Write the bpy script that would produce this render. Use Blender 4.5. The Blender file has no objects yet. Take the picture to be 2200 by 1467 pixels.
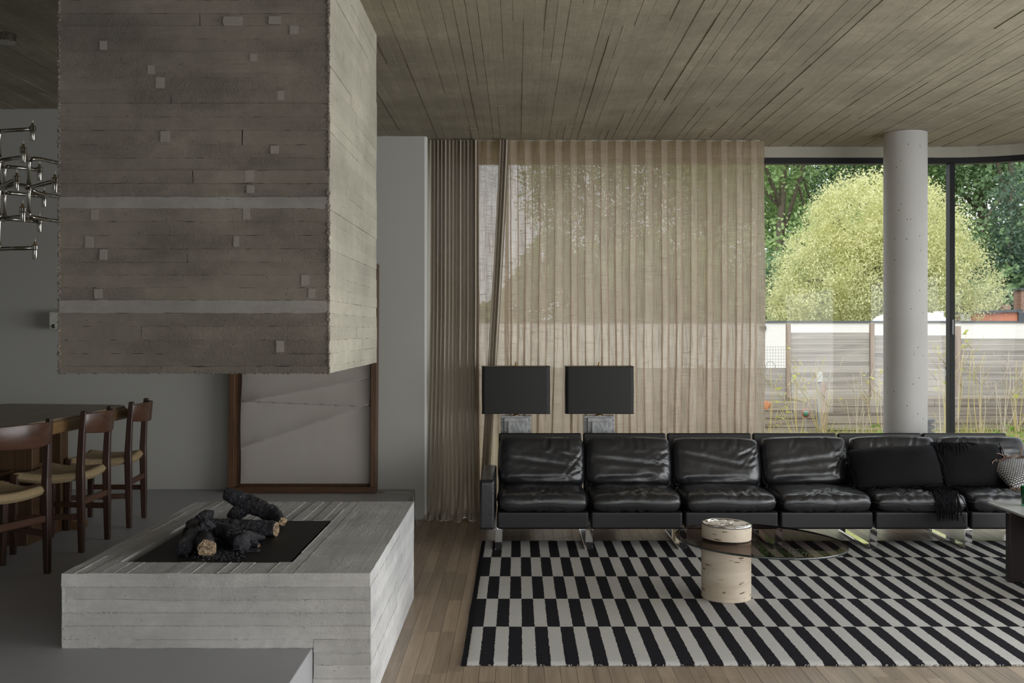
import bpy, bmesh, math, random
import numpy as np
from mathutils import Vector, Matrix, noise, Euler
PI = math.pi
R = math.radians
random.seed(7)
RNG = np.random.default_rng(11)
scene = bpy.context.scene
COL = scene.collection

# ------------------------------------------------------------------ camera
EYE = 1.432
cam_d = bpy.data.cameras.new('camera'); cam = bpy.data.objects.new('camera', cam_d)
COL.objects.link(cam); scene.camera = cam
cam.location = (0, 0, EYE); cam.rotation_euler = (R(90), 0, 0)
cam_d.sensor_width = 36; cam_d.lens = 36.0
cam_d.shift_x = -12 / 2200; cam_d.shift_y = -23.5 / 2200
cam_d.clip_start = 0.05; cam_d.clip_end = 400

# ------------------------------------------------------------------ world, sun, exposure
w = bpy.data.worlds.new('overcast_sky'); scene.world = w; w.use_nodes = True
wn, wl = w.node_tree.nodes, w.node_tree.links
bg = wn['Background']
tc = wn.new('ShaderNodeTexCoord'); nz = wn.new('ShaderNodeTexNoise'); nz.inputs['Scale'].default_value = 2.2
nz.inputs['Detail'].default_value = 5
cr = wn.new('ShaderNodeValToRGB')
cr.color_ramp.elements[0].position = 0.3; cr.color_ramp.elements[0].color = (0.74, 0.82, 0.93, 1)
cr.color_ramp.elements[1].position = 0.65; cr.color_ramp.elements[1].color = (1.0, 0.99, 0.97, 1)
wl.new(tc.outputs['Generated'], nz.inputs['Vector']); wl.new(nz.outputs['Fac'], cr.inputs['Fac'])
wl.new(cr.outputs['Color'], bg.inputs['Color'])
bg.inputs['Strength'].default_value = 1.55

sd = bpy.data.lights.new('sun', 'SUN'); sun = bpy.data.objects.new('sun', sd); COL.objects.link(sun)
sd.energy = 1.7; sd.angle = R(35); sd.color = (1.0, 0.97, 0.9)
sun.rotation_euler = Euler((R(42), 0, R(-28)))

def area(name, loc, rot, sx, sy, e, color=(1, 1, 1)):
    d = bpy.data.lights.new(name, 'AREA'); d.shape = 'RECTANGLE'; d.size = sx; d.size_y = sy; d.energy = e; d.color = color
    o = bpy.data.objects.new(name, d); COL.objects.link(o); o.location = loc; o.rotation_euler = rot
    return o
# area lights: daylight along the glazed right side; added fill behind the camera
area('daylight_right_glazing', (4.40, 2.9, 1.05), (0, R(86), 0), 1.9, 6.0, 165, (0.98, 0.99, 1.0))
area('added_rear_fill', (1.2, -1.2, 1.5), (R(60), 0, R(8)), 5.0, 1.5, 56, (0.98, 0.99, 1.0))

scene.view_settings.view_transform = 'Standard'
scene.view_settings.look = 'None'
scene.view_settings.gamma = 1.0
scene.view_settings.use_curve_mapping = False
scene.view_settings.exposure = 0.0
try:
    cy = scene.cycles
    cy.use_denoising = True
    cy.max_bounces = 12; cy.diffuse_bounces = 5; cy.glossy_bounces = 5; cy.transparent_max_bounces = 24
    cy.transmission_bounces = 8; cy.sample_clamp_indirect = 6.0; cy.caustics_reflective = False; cy.caustics_refractive = False
except Exception:
    pass

# ------------------------------------------------------------------ helpers
def tag(o, label=None, cat=None, group=None, kind=None):
    if label: o['label'] = label
    if cat: o['category'] = cat
    if group: o['group'] = group
    if kind: o['kind'] = kind
    return o

def empty(name, loc=(0, 0, 0)):
    o = bpy.data.objects.new(name, None); COL.objects.link(o); o.location = loc
    o.empty_display_size = 0.1
    return o

def thing(name, label, cat, loc=(0, 0, 0), group=None, kind=None):
    return tag(empty(name, loc), label, cat, group, kind)

def copy_tree(o, parent=None):
    c = o.copy(); COL.objects.link(c); c.parent = parent
    for ch in list(o.children):
        copy_tree(ch, c)
    return c

class MB:
    """collects shapes, builds ONE mesh object"""
    def __init__(s):
        s.v = []; s.f = []; s.uv = None
    def add(s, verts, faces):
        b = len(s.v); s.v += [tuple(p) for p in verts]; s.f += [tuple(i + b for i in q) for q in faces]
        return s
    def box(s, x0, x1, y0, y1, z0, z1, M=None):
        vs = [Vector(p) for p in ((x0, y0, z0), (x1, y0, z0), (x1, y1, z0), (x0, y1, z0), (x0, y0, z1), (x1, y0, z1), (x1, y1, z1), (x0, y1, z1))]
        if M is not None: vs = [M @ p for p in vs]
        return s.add(vs, [(3, 2, 1, 0), (4, 5, 6, 7), (0, 1, 5, 4), (1, 2, 6, 5), (2, 3, 7, 6), (3, 0, 4, 7)])
    def tube(s, pts, rad, n=10, cap=True, up=None):
        pts = [Vector(p) for p in pts]; m = len(pts)
        if not hasattr(rad, '__len__'): rad = [rad] * m
        vs = []; fs = []; prev = None
        for i, p in enumerate(pts):
            t = (pts[min(i + 1, m - 1)] - pts[max(i - 1, 0)])
            t = t.normalized() if t.length > 1e-9 else Vector((0, 0, 1))
            if prev is None:
                a = Vector((0, 0, 1)) if abs(t.z) < 0.9 else Vector((1, 0, 0))
                nrm = t.cross(a).normalized()
            else:
                nrm = (prev - t * prev.dot(t))
                nrm = nrm.normalized() if nrm.length > 1e-6 else t.orthogonal().normalized()
            prev = nrm; bn = t.cross(nrm)
            for k in range(n):
                a = 2 * PI * k / n
                vs.append(p + (nrm * math.cos(a) + bn * math.sin(a)) * rad[i])
        for i in range(m - 1):
            for k in range(n):
                fs.append((i * n + k, i * n + (k + 1) % n, (i + 1) * n + (k + 1) % n, (i + 1) * n + k))
        if cap:
            fs.append(tuple(range(n - 1, -1, -1))); fs.append(tuple((m - 1) * n + k for k in range(n)))
        return s.add(vs, fs)
    def lathe(s, prof, c, n=48, cap=True):
        vs = []; fs = []; m = len(prof)
        for r, z in prof:
            for k in range(n):
                a = 2 * PI * k / n; vs.append((c[0] + r * math.cos(a), c[1] + r * math.sin(a), c[2] + z))
        for i in range(m - 1):
            for k in range(n):
                fs.append((i * n + k, i * n + (k + 1) % n, (i + 1) * n + (k + 1) % n, (i + 1) * n + k))
        if cap and prof[0][0] > 1e-6: fs.append(tuple(range(n - 1, -1, -1)))
        if cap and prof[-1][0] > 1e-6: fs.append(tuple((m - 1) * n + k for k in range(n)))
        return s.add(vs, fs)
    def grid(s, nu, nv, fn, closed=False):
        vs = []; fs = []
        for j in range(nv + 1):
            for i in range(nu + 1): vs.append(fn(i / nu, j / nv))
        for j in range(nv):
            for i in range(nu):
                a = j * (nu + 1) + i; fs.append((a, a + 1, a + nu + 2, a + nu + 1))
        return s.add(vs, fs)
    def build(s, name, mat, parent=None, smooth=False, bevel=0, seg=2, solid=0, autosmooth=None):
        me = bpy.data.meshes.new(name)
        off = Vector((0, 0, 0))
        if parent is not None:
            q = parent
            while q is not None: off += q.location; q = q.parent
        me.from_pydata([(p[0] - off.x, p[1] - off.y, p[2] - off.z) for p in s.v], [], s.f); me.update()
        if smooth: me.polygons.foreach_set('use_smooth', [True] * len(me.polygons))
        if s.uv:
            ul = me.uv_layers.new(name='UVMap'); li = np.zeros(len(me.loops), dtype=np.int32)
            me.loops.foreach_get('vertex_index', li)
            ul.data.foreach_set('uv', np.array(s.uv, dtype=np.float32)[li].ravel())
        me.materials.append(mat)
        o = bpy.data.objects.new(name, me); COL.objects.link(o)
        if parent is not None: o.parent = parent
        if bevel:
            b = o.modifiers.new('bevel', 'BEVEL'); b.width = bevel; b.segments = seg; b.limit_method = 'ANGLE'; b.angle_limit = R(40)
        if solid:
            m = o.modifiers.new('solid', 'SOLIDIFY'); m.thickness = solid; m.offset = 0
        if autosmooth:
            me.polygons.foreach_set('use_smooth', [True] * len(me.polygons))
            try: me.set_sharp_from_angle(angle=R(autosmooth))
            except Exception: pass
        return o

def fbm(p, oct=4):
    a, s, t = 1.0, 0.0, 0.0
    p = Vector(p)
    for _ in range(oct):
        s += a * noise.noise(p); t += a; a *= 0.5; p = p * 2.03
    return s / t
def ridge(p):
    return 1 - abs(noise.noise(Vector(p))) * 2

# ------------------------------------------------------------------ materials
class NT:
    def __init__(s, name):
        s.m = bpy.data.materials.new(name); s.m.use_nodes = True
        s.n, s.l = s.m.node_tree.nodes, s.m.node_tree.links
        s.b = s.n['Principled BSDF']; s.out = s.n['Material Output']
        s._tc = None
    def node(s, t, **kw):
        x = s.n.new(t)
        for k, v in kw.items(): setattr(x, k, v)
        return x
    def set(s, x, **kw):
        for k, v in kw.items(): x.inputs[k.replace('_', ' ')].default_value = v
        return x
    def coord(s, which='Object'):
        if s._tc is None: s._tc = s.n.new('ShaderNodeTexCoord')
        return s._tc.outputs[which]
    def mapping(s, scale=(1, 1, 1), rot=(0, 0, 0), which='Object', loc=(0, 0, 0), src=None):
        mp = s.n.new('ShaderNodeMapping'); s.l.new(src or s.coord(which), mp.inputs['Vector'])
        mp.inputs['Scale'].default_value = scale; mp.inputs['Rotation'].default_value = rot; mp.inputs['Location'].default_value = loc
        return mp.outputs['Vector']
    def noise(s, vec, scale, detail=4, rough=0.5, dist=0.0):
        t = s.n.new('ShaderNodeTexNoise'); s.l.new(vec, t.inputs['Vector'])
        t.inputs['Scale'].default_value = scale; t.inputs['Detail'].default_value = detail
        t.inputs['Roughness'].default_value = rough; t.inputs['Distortion'].default_value = dist
        return t.outputs['Fac']
    def voro(s, vec, scale, feature='F1', out='Distance'):
        t = s.n.new('ShaderNodeTexVoronoi'); s.l.new(vec, t.inputs['Vector']); t.inputs['Scale'].default_value = scale; t.feature = feature
        return t.outputs[out]
    def ramp(s, fac, stops):
        r = s.n.new('ShaderNodeValToRGB'); s.l.new(fac, r.inputs['Fac'])
        e = r.color_ramp.elements
        while len(e) < len(stops): e.new(0.5)
        for i, (p, c) in enumerate(stops):
            e[i].position = p; e[i].color = (c, c, c, 1) if not hasattr(c, '__len__') else (*c, 1)
        return r.outputs['Color']
    def mix(s, fac, a, b, mode='MIX'):
        x = s.n.new('ShaderNodeMix'); x.data_type = 'RGBA'; x.blend_type = mode
        for sock, v in ((x.inputs[0], fac), (x.inputs[6], a), (x.inputs[7], b)):
            if hasattr(v, 'is_linked'): s.l.new(v, sock)
            elif hasattr(v, '__len__'): sock.default_value = (*v, 1) if len(v) == 3 else v
            else: sock.default_value = v
        return x.outputs[2]
    def math(s, op, a, b=0.0, clamp=False):
        x = s.n.new('ShaderNodeMath'); x.operation = op; x.use_clamp = clamp
        for i, v in ((0, a), (1, b)):
            if hasattr(v, 'is_linked'): s.l.new(v, x.inputs[i])
            else: x.inputs[i].default_value = v
        return x.outputs[0]
    def random(s):
        return s.n.new('ShaderNodeObjectInfo').outputs['Random']
    def bump(s, h, strength=0.3, dist=0.01, normal=None):
        b = s.n.new('ShaderNodeBump'); b.inputs['Strength'].default_value = strength; b.inputs['Distance'].default_value = dist
        s.l.new(h, b.inputs['Height'])
        if normal is not None: s.l.new(normal, b.inputs['Normal'])
        s.l.new(b.outputs['Normal'], s.b.inputs['Normal'])
        return b.outputs['Normal']
    def color(s, c):
        if hasattr(c, 'is_linked'): s.l.new(c, s.b.inputs['Base Color'])
        else: s.b.inputs['Base Color'].default_value = (*c, 1)
    def rough(s, r):
        if hasattr(r, 'is_linked'): s.l.new(r, s.b.inputs['Roughness'])
        else: s.b.inputs['Roughness'].default_value = r

def plain(name, c, rough=0.5, metal=0.0, spec=0.5, var=0.0, scale=20):
    t = NT(name); t.rough(rough); t.b.inputs['Metallic'].default_value = metal; t.b.inputs['Specular IOR Level'].default_value = spec
    if var:
        f = t.noise(t.coord(), scale, 5)
        t.color(t.mix(f, tuple(x * (1 - var) for x in c), tuple(min(1, x * (1 + var)) for x in c)))
    else: t.color(c)
    return t.m

def concrete(name, c, axis, rough_amt=1.0, tone=0.16, light=1.0):
    """board-marked concrete: grain along the boards, blotches, pits, each board its own tone"""
    t = NT(name)
    sc = [55, 55, 55]; sc['xyz'.index(axis)] = 2.2
    grain = t.noise(t.mapping(tuple(sc)), 1.0, 5, 0.6, 0.6)
    blotch = t.noise(t.coord(), 2.3, 6, 0.62)
    sm = [9, 9, 9]; sm['xyz'.index(axis)] = 1.0
    cmb = t.n.new('ShaderNodeCombineXYZ'); rn0 = t.random()
    t.l.new(t.math('MULTIPLY', rn0, 37.0), cmb.inputs[0]); t.l.new(t.math('MULTIPLY', rn0, 91.0), cmb.inputs[1]); t.l.new(t.math('MULTIPLY', rn0, 53.0), cmb.inputs[2])
    va = t.n.new('ShaderNodeVectorMath'); va.operation = 'ADD'; t.l.new(t.coord(), va.inputs[0]); t.l.new(cmb.outputs[0], va.inputs[1])
    smear = t.noise(t.mapping(tuple(sm), src=va.outputs[0]), 1.0, 6, 0.65)
    dark = tuple(x * 0.78 for x in c); lit = tuple(min(1, x * 1.22) for x in c)
    col = t.mix(t.ramp(blotch, [(0.3, 0.0), (0.7, 1.0)]), dark, lit)
    col = t.mix(t.ramp(smear, [(0.56, 0.0), (0.74, 0.22)]), col, tuple(min(1, x * 1.45) for x in c))
    col = t.mix(t.math('MULTIPLY', t.ramp(grain, [(0.35, 1.0), (0.6, 0.0)]), 0.13), col, tuple(x * 0.6 for x in c))
    mott = t.noise(t.mapping((1, 1, 1), loc=(9, 4, 2)), 24, 5, 0.7)
    col = t.mix(t.math('MULTIPLY', t.ramp(mott, [(0.42, 1.0), (0.62, 0.0)]), 0.30), col, tuple(x * 0.68 for x in c))
    # per board tone
    rnd = t.random()
    tv = t.math('ADD', t.math('MULTIPLY', rnd, 2 * tone), 1 - tone)
    hv = t.n.new('ShaderNodeHueSaturation'); t.l.new(col, hv.inputs['Color']); t.l.new(tv, hv.inputs['Value'])
    col = hv.outputs['Color']
    pits = t.voro(t.coord(), 26)
    pm = t.ramp(pits, [(0.03, 1.0), (0.06, 0.0)])
    col = t.mix(t.math('MULTIPLY', pm, 0.6), col, tuple(x * 0.35 for x in c))
    t.color(col); t.rough(0.85); t.b.inputs['Specular IOR Level'].default_value = 0.25
    # relief: rough crumbly zones
    s2 = [30, 30, 30]; s2['xyz'.index(axis)] = 9
    crumb = t.noise(t.mapping((1, 1, 1)), 95, 6, 0.7)
    zone = t.ramp(t.noise(t.mapping(tuple(x / 6 for x in s2), loc=(5, 2, 9)), 1.0, 4, 0.6), [(0.44, 0.06), (0.60, 1.0)])
    h = t.math('ADD', t.math('MULTIPLY', crumb, t.math('MULTIPLY', zone, 1.0 * rough_amt)), t.math('MULTIPLY', grain, 0.13))
    h = t.math('SUBTRACT', h, t.math('MULTIPLY', pm, 0.5))
    t.bump(h, 0.95, 0.008)
    return t.m

def wood(name, c1, c2, axis='z', rough=0.4, scale=1.0, tone=0.0, spec=0.5):
    t = NT(name)
    sc = [22 * scale] * 3; sc['xyz'.index(axis)] = 1.3 * scale
    g = t.noise(t.mapping(tuple(sc)), 1.0, 6, 0.6, 1.2)
    sc2 = [120 * scale] * 3; sc2['xyz'.index(axis)] = 3 * scale
    g2 = t.noise(t.mapping(tuple(sc2)), 1.0, 3, 0.6)
    f = t.math('ADD', t.math('MULTIPLY', g, 0.75), t.math('MULTIPLY', g2, 0.25))
    col = t.mix(t.ramp(f, [(0.35, 0.0), (0.68, 1.0)]), c1, c2)
    if tone:
        hv = t.n.new('ShaderNodeHueSaturation'); t.l.new(col, hv.inputs['Color'])
        t.l.new(t.math('ADD', t.math('MULTIPLY', t.random(), 2 * tone), 1 - tone), hv.inputs['Value']); col = hv.outputs['Color']
    t.color(col); t.rough(rough); t.b.inputs['Specular IOR Level'].default_value = spec
    t.bump(f, 0.12, 0.002)
    return t.m

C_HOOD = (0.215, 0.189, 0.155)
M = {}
M['hood_x'] = concrete('hood_concrete_shaded', C_HOOD, 'x', 1.3, 0.06)  # front boards darker than the side: shade put into the colour
M['hood_y'] = concrete('hood_concrete_lit', (0.44, 0.42, 0.345), 'y', 0.5, 0.08)  # same concrete made lighter: light from the right put into the colour
M['hood_pale'] = concrete('hood_concrete_pale', (0.30, 0.278, 0.25), 'x', 0.35, 0.05)
M['hood_patch'] = plain('repair_mortar', (0.268, 0.245, 0.212), 0.85, 0, 0.2, 0.10, 60)
M['hood_core'] = plain('concrete_core', (0.15, 0.13, 0.11), 0.9, 0, 0.2, 0.2, 30)
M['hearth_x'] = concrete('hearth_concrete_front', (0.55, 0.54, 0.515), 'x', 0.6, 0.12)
M['hearth_y'] = concrete('hearth_concrete_lit', (0.62, 0.62, 0.615), 'y', 0.6, 0.09)  # raised for top and right face: light put into the colour
M['hearth_core'] = plain('hearth_core', (0.36, 0.35, 0.34), 0.9, 0, 0.2, 0.2, 30)
M['ceil'] = concrete('ceiling_concrete', (0.315, 0.285, 0.215), 'y', 0.35, 0.06)
M['ceil_core'] = plain('ceiling_joint', (0.13, 0.115, 0.085), 0.95, 0, 0.1, 0.2, 30)
M['fascia'] = plain('fascia_plaster', (0.44, 0.42, 0.355), 0.9, 0, 0.2, 0.10, 5)
M['wall'] = plain('grey_wall_paint', (0.47, 0.465, 0.430), 0.85, 0, 0.25, 0.03, 3)
M['wall_lit'] = plain('lit_reveal', (0.8, 0.8, 0.78), 0.8, 0, 0.3)  # end face of the grey wall, window light put into its colour
M['column'] = None
M['frame_dark'] = plain('window_frame', (0.011, 0.013, 0.013), 0.5, 0, 0.3)
M['black_steel'] = plain('black_steel', (0.012, 0.0115, 0.011), 0.55, 0, 0.3, 0.15, 12)
M['chrome'] = plain('chrome', (0.82, 0.82, 0.83), 0.06, 1.0)
M['chrome_warm'] = plain('nickel', (0.50, 0.48, 0.43), 0.16, 1.0)
M['brass'] = plain('brass', (0.50, 0.36, 0.16), 0.35, 1.0)
M['bulb'] = plain('clear_bulb', (0.7, 0.7, 0.66), 0.1, 0, 0.5)
M['chip_black'] = plain('enamel_chip', (0.01, 0.01, 0.01), 0.9)  # black of the chipped spots on the enamel box

# column
t = NT('column_concrete')
cc = t.mix(t.noise(t.coord(), 3, 5), (0.43, 0.42, 0.40), (0.53, 0.52, 0.495))
pit = t.ramp(t.voro(t.mapping((1, 1, 0.9)), 21), [(0.07, 1.0), (0.10, 0.0)])
t.color(t.mix(pit, cc, (0.10, 0.09, 0.08))); t.rough(0.55)
t.bump(t.math('SUBTRACT', t.noise(t.coord(), 14, 3), t.math('MULTIPLY', pit, 1.5)), 0.25, 0.004)
M['column'] = t.m

# microcement platform
t = NT('grey_microcement')
f = t.noise(t.coord(), 2.2, 6, 0.6)
t.color(t.mix(f, (0.36, 0.365, 0.385), (0.48, 0.485, 0.505))); t.rough(t.ramp(f, [(0.3, 0.42), (0.7, 0.58)]))
t.bump(t.noise(t.coord(), 9, 3), 0.06, 0.004); M['cement'] = t.m

M['oak'] = wood('oak_parquet', (0.255, 0.188, 0.128), (0.42, 0.325, 0.235), 'y', 0.34, 1.0, 0.20)
M['oak_sub'] = plain('parquet_joint', (0.09, 0.055, 0.03), 0.6)
M['teak'] = wood('dark_rosewood', (0.026, 0.013, 0.010), (0.078, 0.038, 0.025), 'z', 0.32, 1.0, 0.10)
M['teak_h'] = wood('rosewood_back', (0.038, 0.018, 0.011), (0.108, 0.050, 0.029), 'y', 0.28, 1.0, 0.08)
M['table_top'] = wood('worn_oak_top', (0.17, 0.125, 0.08), (0.30, 0.235, 0.16), 'y', 0.38, 0.7)
M['table_edge'] = wood('oak_edge', (0.12, 0.065, 0.026), (0.26, 0.155, 0.066), 'y', 0.4, 0.8)
M['table_leg'] = wood('shaded_oak_pedestal', (0.05, 0.026, 0.012), (0.13, 0.07, 0.03), 'z', 0.45, 0.8)  # oak darkened: shade beneath the table top put into the colour
M['frame_wood'] = wood('walnut_frame', (0.065, 0.031, 0.014), (0.155, 0.080, 0.038), 'z', 0.42, 0.8)
M['frame_wood_h'] = wood('walnut_frame_rail', (0.065, 0.031, 0.014), (0.155, 0.080, 0.038), 'x', 0.42, 0.8)
M['dark_panel'] = wood('dark_stained_panel', (0.010, 0.007, 0.007), (0.026, 0.016, 0.014), 'z', 0.35, 0.8)

# canvas
t = NT('folded_canvas'); t.color(t.mix(t.noise(t.coord(), 3, 4), (0.43, 0.39, 0.35), (0.49, 0.45, 0.405))); t.rough(0.6)
t.bump(t.noise(t.coord(), 6, 4), 0.10, 0.02); M['canvas'] = t.m

# woven seat: cords run parallel to the four rails
t = NT('paper_cord')
sx = t.n.new('ShaderNodeSeparateXYZ'); t.l.new(t.coord(), sx.inputs[0])
ax = t.math('ABSOLUTE', sx.outputs[0]); ay = t.math('MULTIPLY', t.math('ABSOLUTE', sx.outputs[1]), 0.88)
sel = t.math('GREATER_THAN', ax, ay)
wx = t.math('SINE', t.math('MULTIPLY', sx.outputs[1], 1250)); wy = t.math('SINE', t.math('MULTIPLY', sx.outputs[0], 1250))
cord = t.math('ADD', t.math('MULTIPLY', wx, sel), t.math('MULTIPLY', wy, t.math('SUBTRACT', 1.0, sel)))
f = t.noise(t.coord(), 60, 3)
c0 = t.mix(f, (0.40, 0.285, 0.145), (0.56, 0.43, 0.25))
t.color(t.mix(t.math('MULTIPLY', t.ramp(cord, [(0.0, 1.0), (0.4, 0.0)]), 0.22), c0, (0.14, 0.09, 0.04)))
t.rough(0.75); t.bump(cord, 0.6, 0.003); M['cord'] = t.m

# leather
t = NT('black_leather')
n1 = t.noise(t.coord(), 13, 6, 0.6, 0.8); n2 = t.noise(t.mapping((1, 1, 1)), 260, 2)
t.color(t.mix(t.noise(t.coord(), 5, 4), (0.012, 0.0128, 0.015), (0.024, 0.0245, 0.028)))
t.rough(t.ramp(n1, [(0.3, 0.24), (0.7, 0.38)])); t.b.inputs['Specular IOR Level'].default_value = 0.75
t.bump(t.math('ADD', t.math('MULTIPLY', n1, 0.8), t.math('MULTIPLY', n2, 0.08)), 0.30, 0.008); M['leather'] = t.m
t = NT('black_leather_taut')
n1 = t.noise(t.coord(), 5, 4, 0.5, 0.5)
t.color((0.010, 0.010, 0.0115)); t.rough(0.42); t.bump(n1, 0.18, 0.01); M['leather_flat'] = t.m

def weave_mat(name, c1, c2, scale, rough=0.6):
    t = NT(name)
    b = t.n.new('ShaderNodeTexBrick'); t.l.new(t.coord('UV'), b.inputs['Vector'])
    b.inputs['Scale'].default_value = scale; b.offset = 0.5; b.inputs['Mortar Size'].default_value = 0.14
    b.inputs['Mortar Smooth'].default_value = 0.6
    b.inputs['Brick Width'].default_value = 0.75; b.inputs['Row Height'].default_value = 0.5
    b.inputs['Color1'].default_value = (*c2, 1); b.inputs['Color2'].default_value = (*tuple(0.75 * x for x in c2), 1); b.inputs['Mortar'].default_value = (*c1, 1)
    t.color(b.outputs['Color']); t.rough(rough); t.b.inputs['Specular IOR Level'].default_value = 0.18 if max(c2) < .1 else .4
    inv = t.math('SUBTRACT', 1.0, b.outputs['Fac'])
    t.bump(inv, 0.9, 0.006)
    return t.m
M['weave_black'] = weave_mat('black_suede_weave', (0.004, 0.004, 0.005), (0.009, 0.009, 0.011), 58, 0.75)
M['weave_white'] = weave_mat('white_grey_weave', (0.05, 0.05, 0.055), (0.62, 0.61, 0.59), 44, 0.6)
M['suede_black'] = plain('black_suede', (0.006, 0.006, 0.0075), 0.85, 0, 0.15, 0.3, 40)
M['suede_brown'] = plain('brown_leather_strips', (0.24, 0.15, 0.11), 0.5, 0, 0.5, 0.5, 40)

# rug
ROWY = [4.371, 4.912, 5.424, 5.917, 6.415, 6.95]
t = NT('black_white_rug')
sx = t.n.new('ShaderNodeSeparateXYZ'); t.l.new(t.coord(), sx.inputs[0])
wob = t.math('MULTIPLY', t.math('SUBTRACT', t.noise(t.coord(), 45, 3), 0.5), 0.010)
X = t.math('ADD', sx.outputs[0], wob); Y = t.math('ADD', sx.outputs[1], t.math('MULTIPLY', wob, 0.6))
row = None
for yb in ROWY[1:-1]:
    g = t.math('GREATER_THAN', Y, yb - ROWY[0]); row = g if row is None else t.math('ADD', row, g)
st = t.math('FLOOR', t.math('MULTIPLY', t.math('ADD', X, 6.14 - 0.078), 1 / 0.0614))
par = t.math('MODULO', t.math('ADD', st, row), 2.0)
par = t.math('GREATER_THAN', par, 0.5)
edge = t.math('LESS_THAN', X, 0.026)
par = t.math('MULTIPLY', par, t.math('SUBTRACT', 1.0, edge))
fib = t.noise(t.mapping((40, 160, 40)), 1.0, 4, 0.7)
wht = t.mix(fib, (0.46, 0.455, 0.435), (0.66, 0.65, 0.625)); blk = t.mix(fib, (0.008, 0.008, 0.011), (0.026, 0.026, 0.032))
t.color(t.mix(par, blk, wht)); t.rough(0.95); t.b.inputs['Specular IOR Level'].default_value = 0.1
t.bump(fib, 0.5, 0.004); M['rug'] = t.m
M['rug_white'] = plain('rug_yarn', (0.55, 0.54, 0.51), 0.95, 0, 0.1)

# travertine
t = NT('travertine')
lay = t.noise(t.mapping((2.2, 2.2, 15)), 1.0, 6, 0.6, 0.6)
col = t.mix(t.ramp(lay, [(0.3, 0.0), (0.7, 1.0)]), (0.50, 0.41, 0.30), (0.70, 0.62, 0.50))
hol = t.ramp(t.noise(t.mapping((12, 12, 60), loc=(1, 2, 3)), 1.0, 3, 0.5, 0.4), [(0.315, 1.0), (0.345, 0.0)])
t.color(t.mix(hol, col, (0.16, 0.10, 0.055))); t.rough(0.5); t.bump(t.math('MULTIPLY', hol, -1.0), 0.6, 0.006); M['travertine'] = t.m

# marble
t = NT('grey_marble')
v = t.noise(t.coord(), 7, 7, 0.6, 1.6)
vein = t.ramp(v, [(0.455, 0.0), (0.49, 1.0), (0.51, 1.0), (0.545, 0.0)])
t.color(t.mix(t.math('MULTIPLY', vein, 0.55), (0.44, 0.45, 0.45), (0.16, 0.165, 0.17))); t.rough(0.22); M['marble'] = t.m
t = NT('pale_stone_top'); t.color(t.mix(t.noise(t.coord(), 8, 6, 0.6, 1), (0.42, 0.43, 0.42), (0.60, 0.61, 0.60))); t.rough(0.16); M['stone_top'] = t.m
M['shade'] = plain('dark_grey_shade', (0.026, 0.026, 0.025), 0.55, 0, 0.35)
M['shade_in'] = plain('shade_lining', (0.45, 0.37, 0.24), 0.5)

def thin_glass(name, tint, refl=1.0):
    m = bpy.data.materials.new(name); m.use_nodes = True
    n, l = m.node_tree.nodes, m.node_tree.links
    for x in list(n): n.remove(x)
    out = n.new('ShaderNodeOutputMaterial'); tr = n.new('ShaderNodeBsdfTransparent'); gl = n.new('ShaderNodeBsdfGlossy')
    fr = n.new('ShaderNodeFresnel'); mx = n.new('ShaderNodeMixShader'); mu = n.new('ShaderNodeMath'); mu.operation = 'MULTIPLY'
    tr.inputs['Color'].default_value = (*tint, 1); gl.inputs['Roughness'].default_value = 0.0; fr.inputs['IOR'].default_value = 1.5
    mu.inputs[1].default_value = refl
    l.new(fr.outputs[0], mu.inputs[0]); l.new(mu.outputs[0], mx.inputs[0]); l.new(tr.outputs[0], mx.inputs[1]); l.new(gl.outputs[0], mx.inputs[2])
    l.new(mx.outputs[0], out.inputs['Surface'])
    return m
M['pane'] = thin_glass('window_glass', (0.97, 0.985, 0.975), 0.6)
M['smoked'] = thin_glass('smoked_glass', (0.55, 0.50, 0.48), 0.14)
t = NT('green_glass'); t.color((0.02, 0.22, 0.08)); t.rough(0.05); t.b.inputs['Transmission Weight'].default_value = 0.8; M['green_glass'] = t.m

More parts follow.
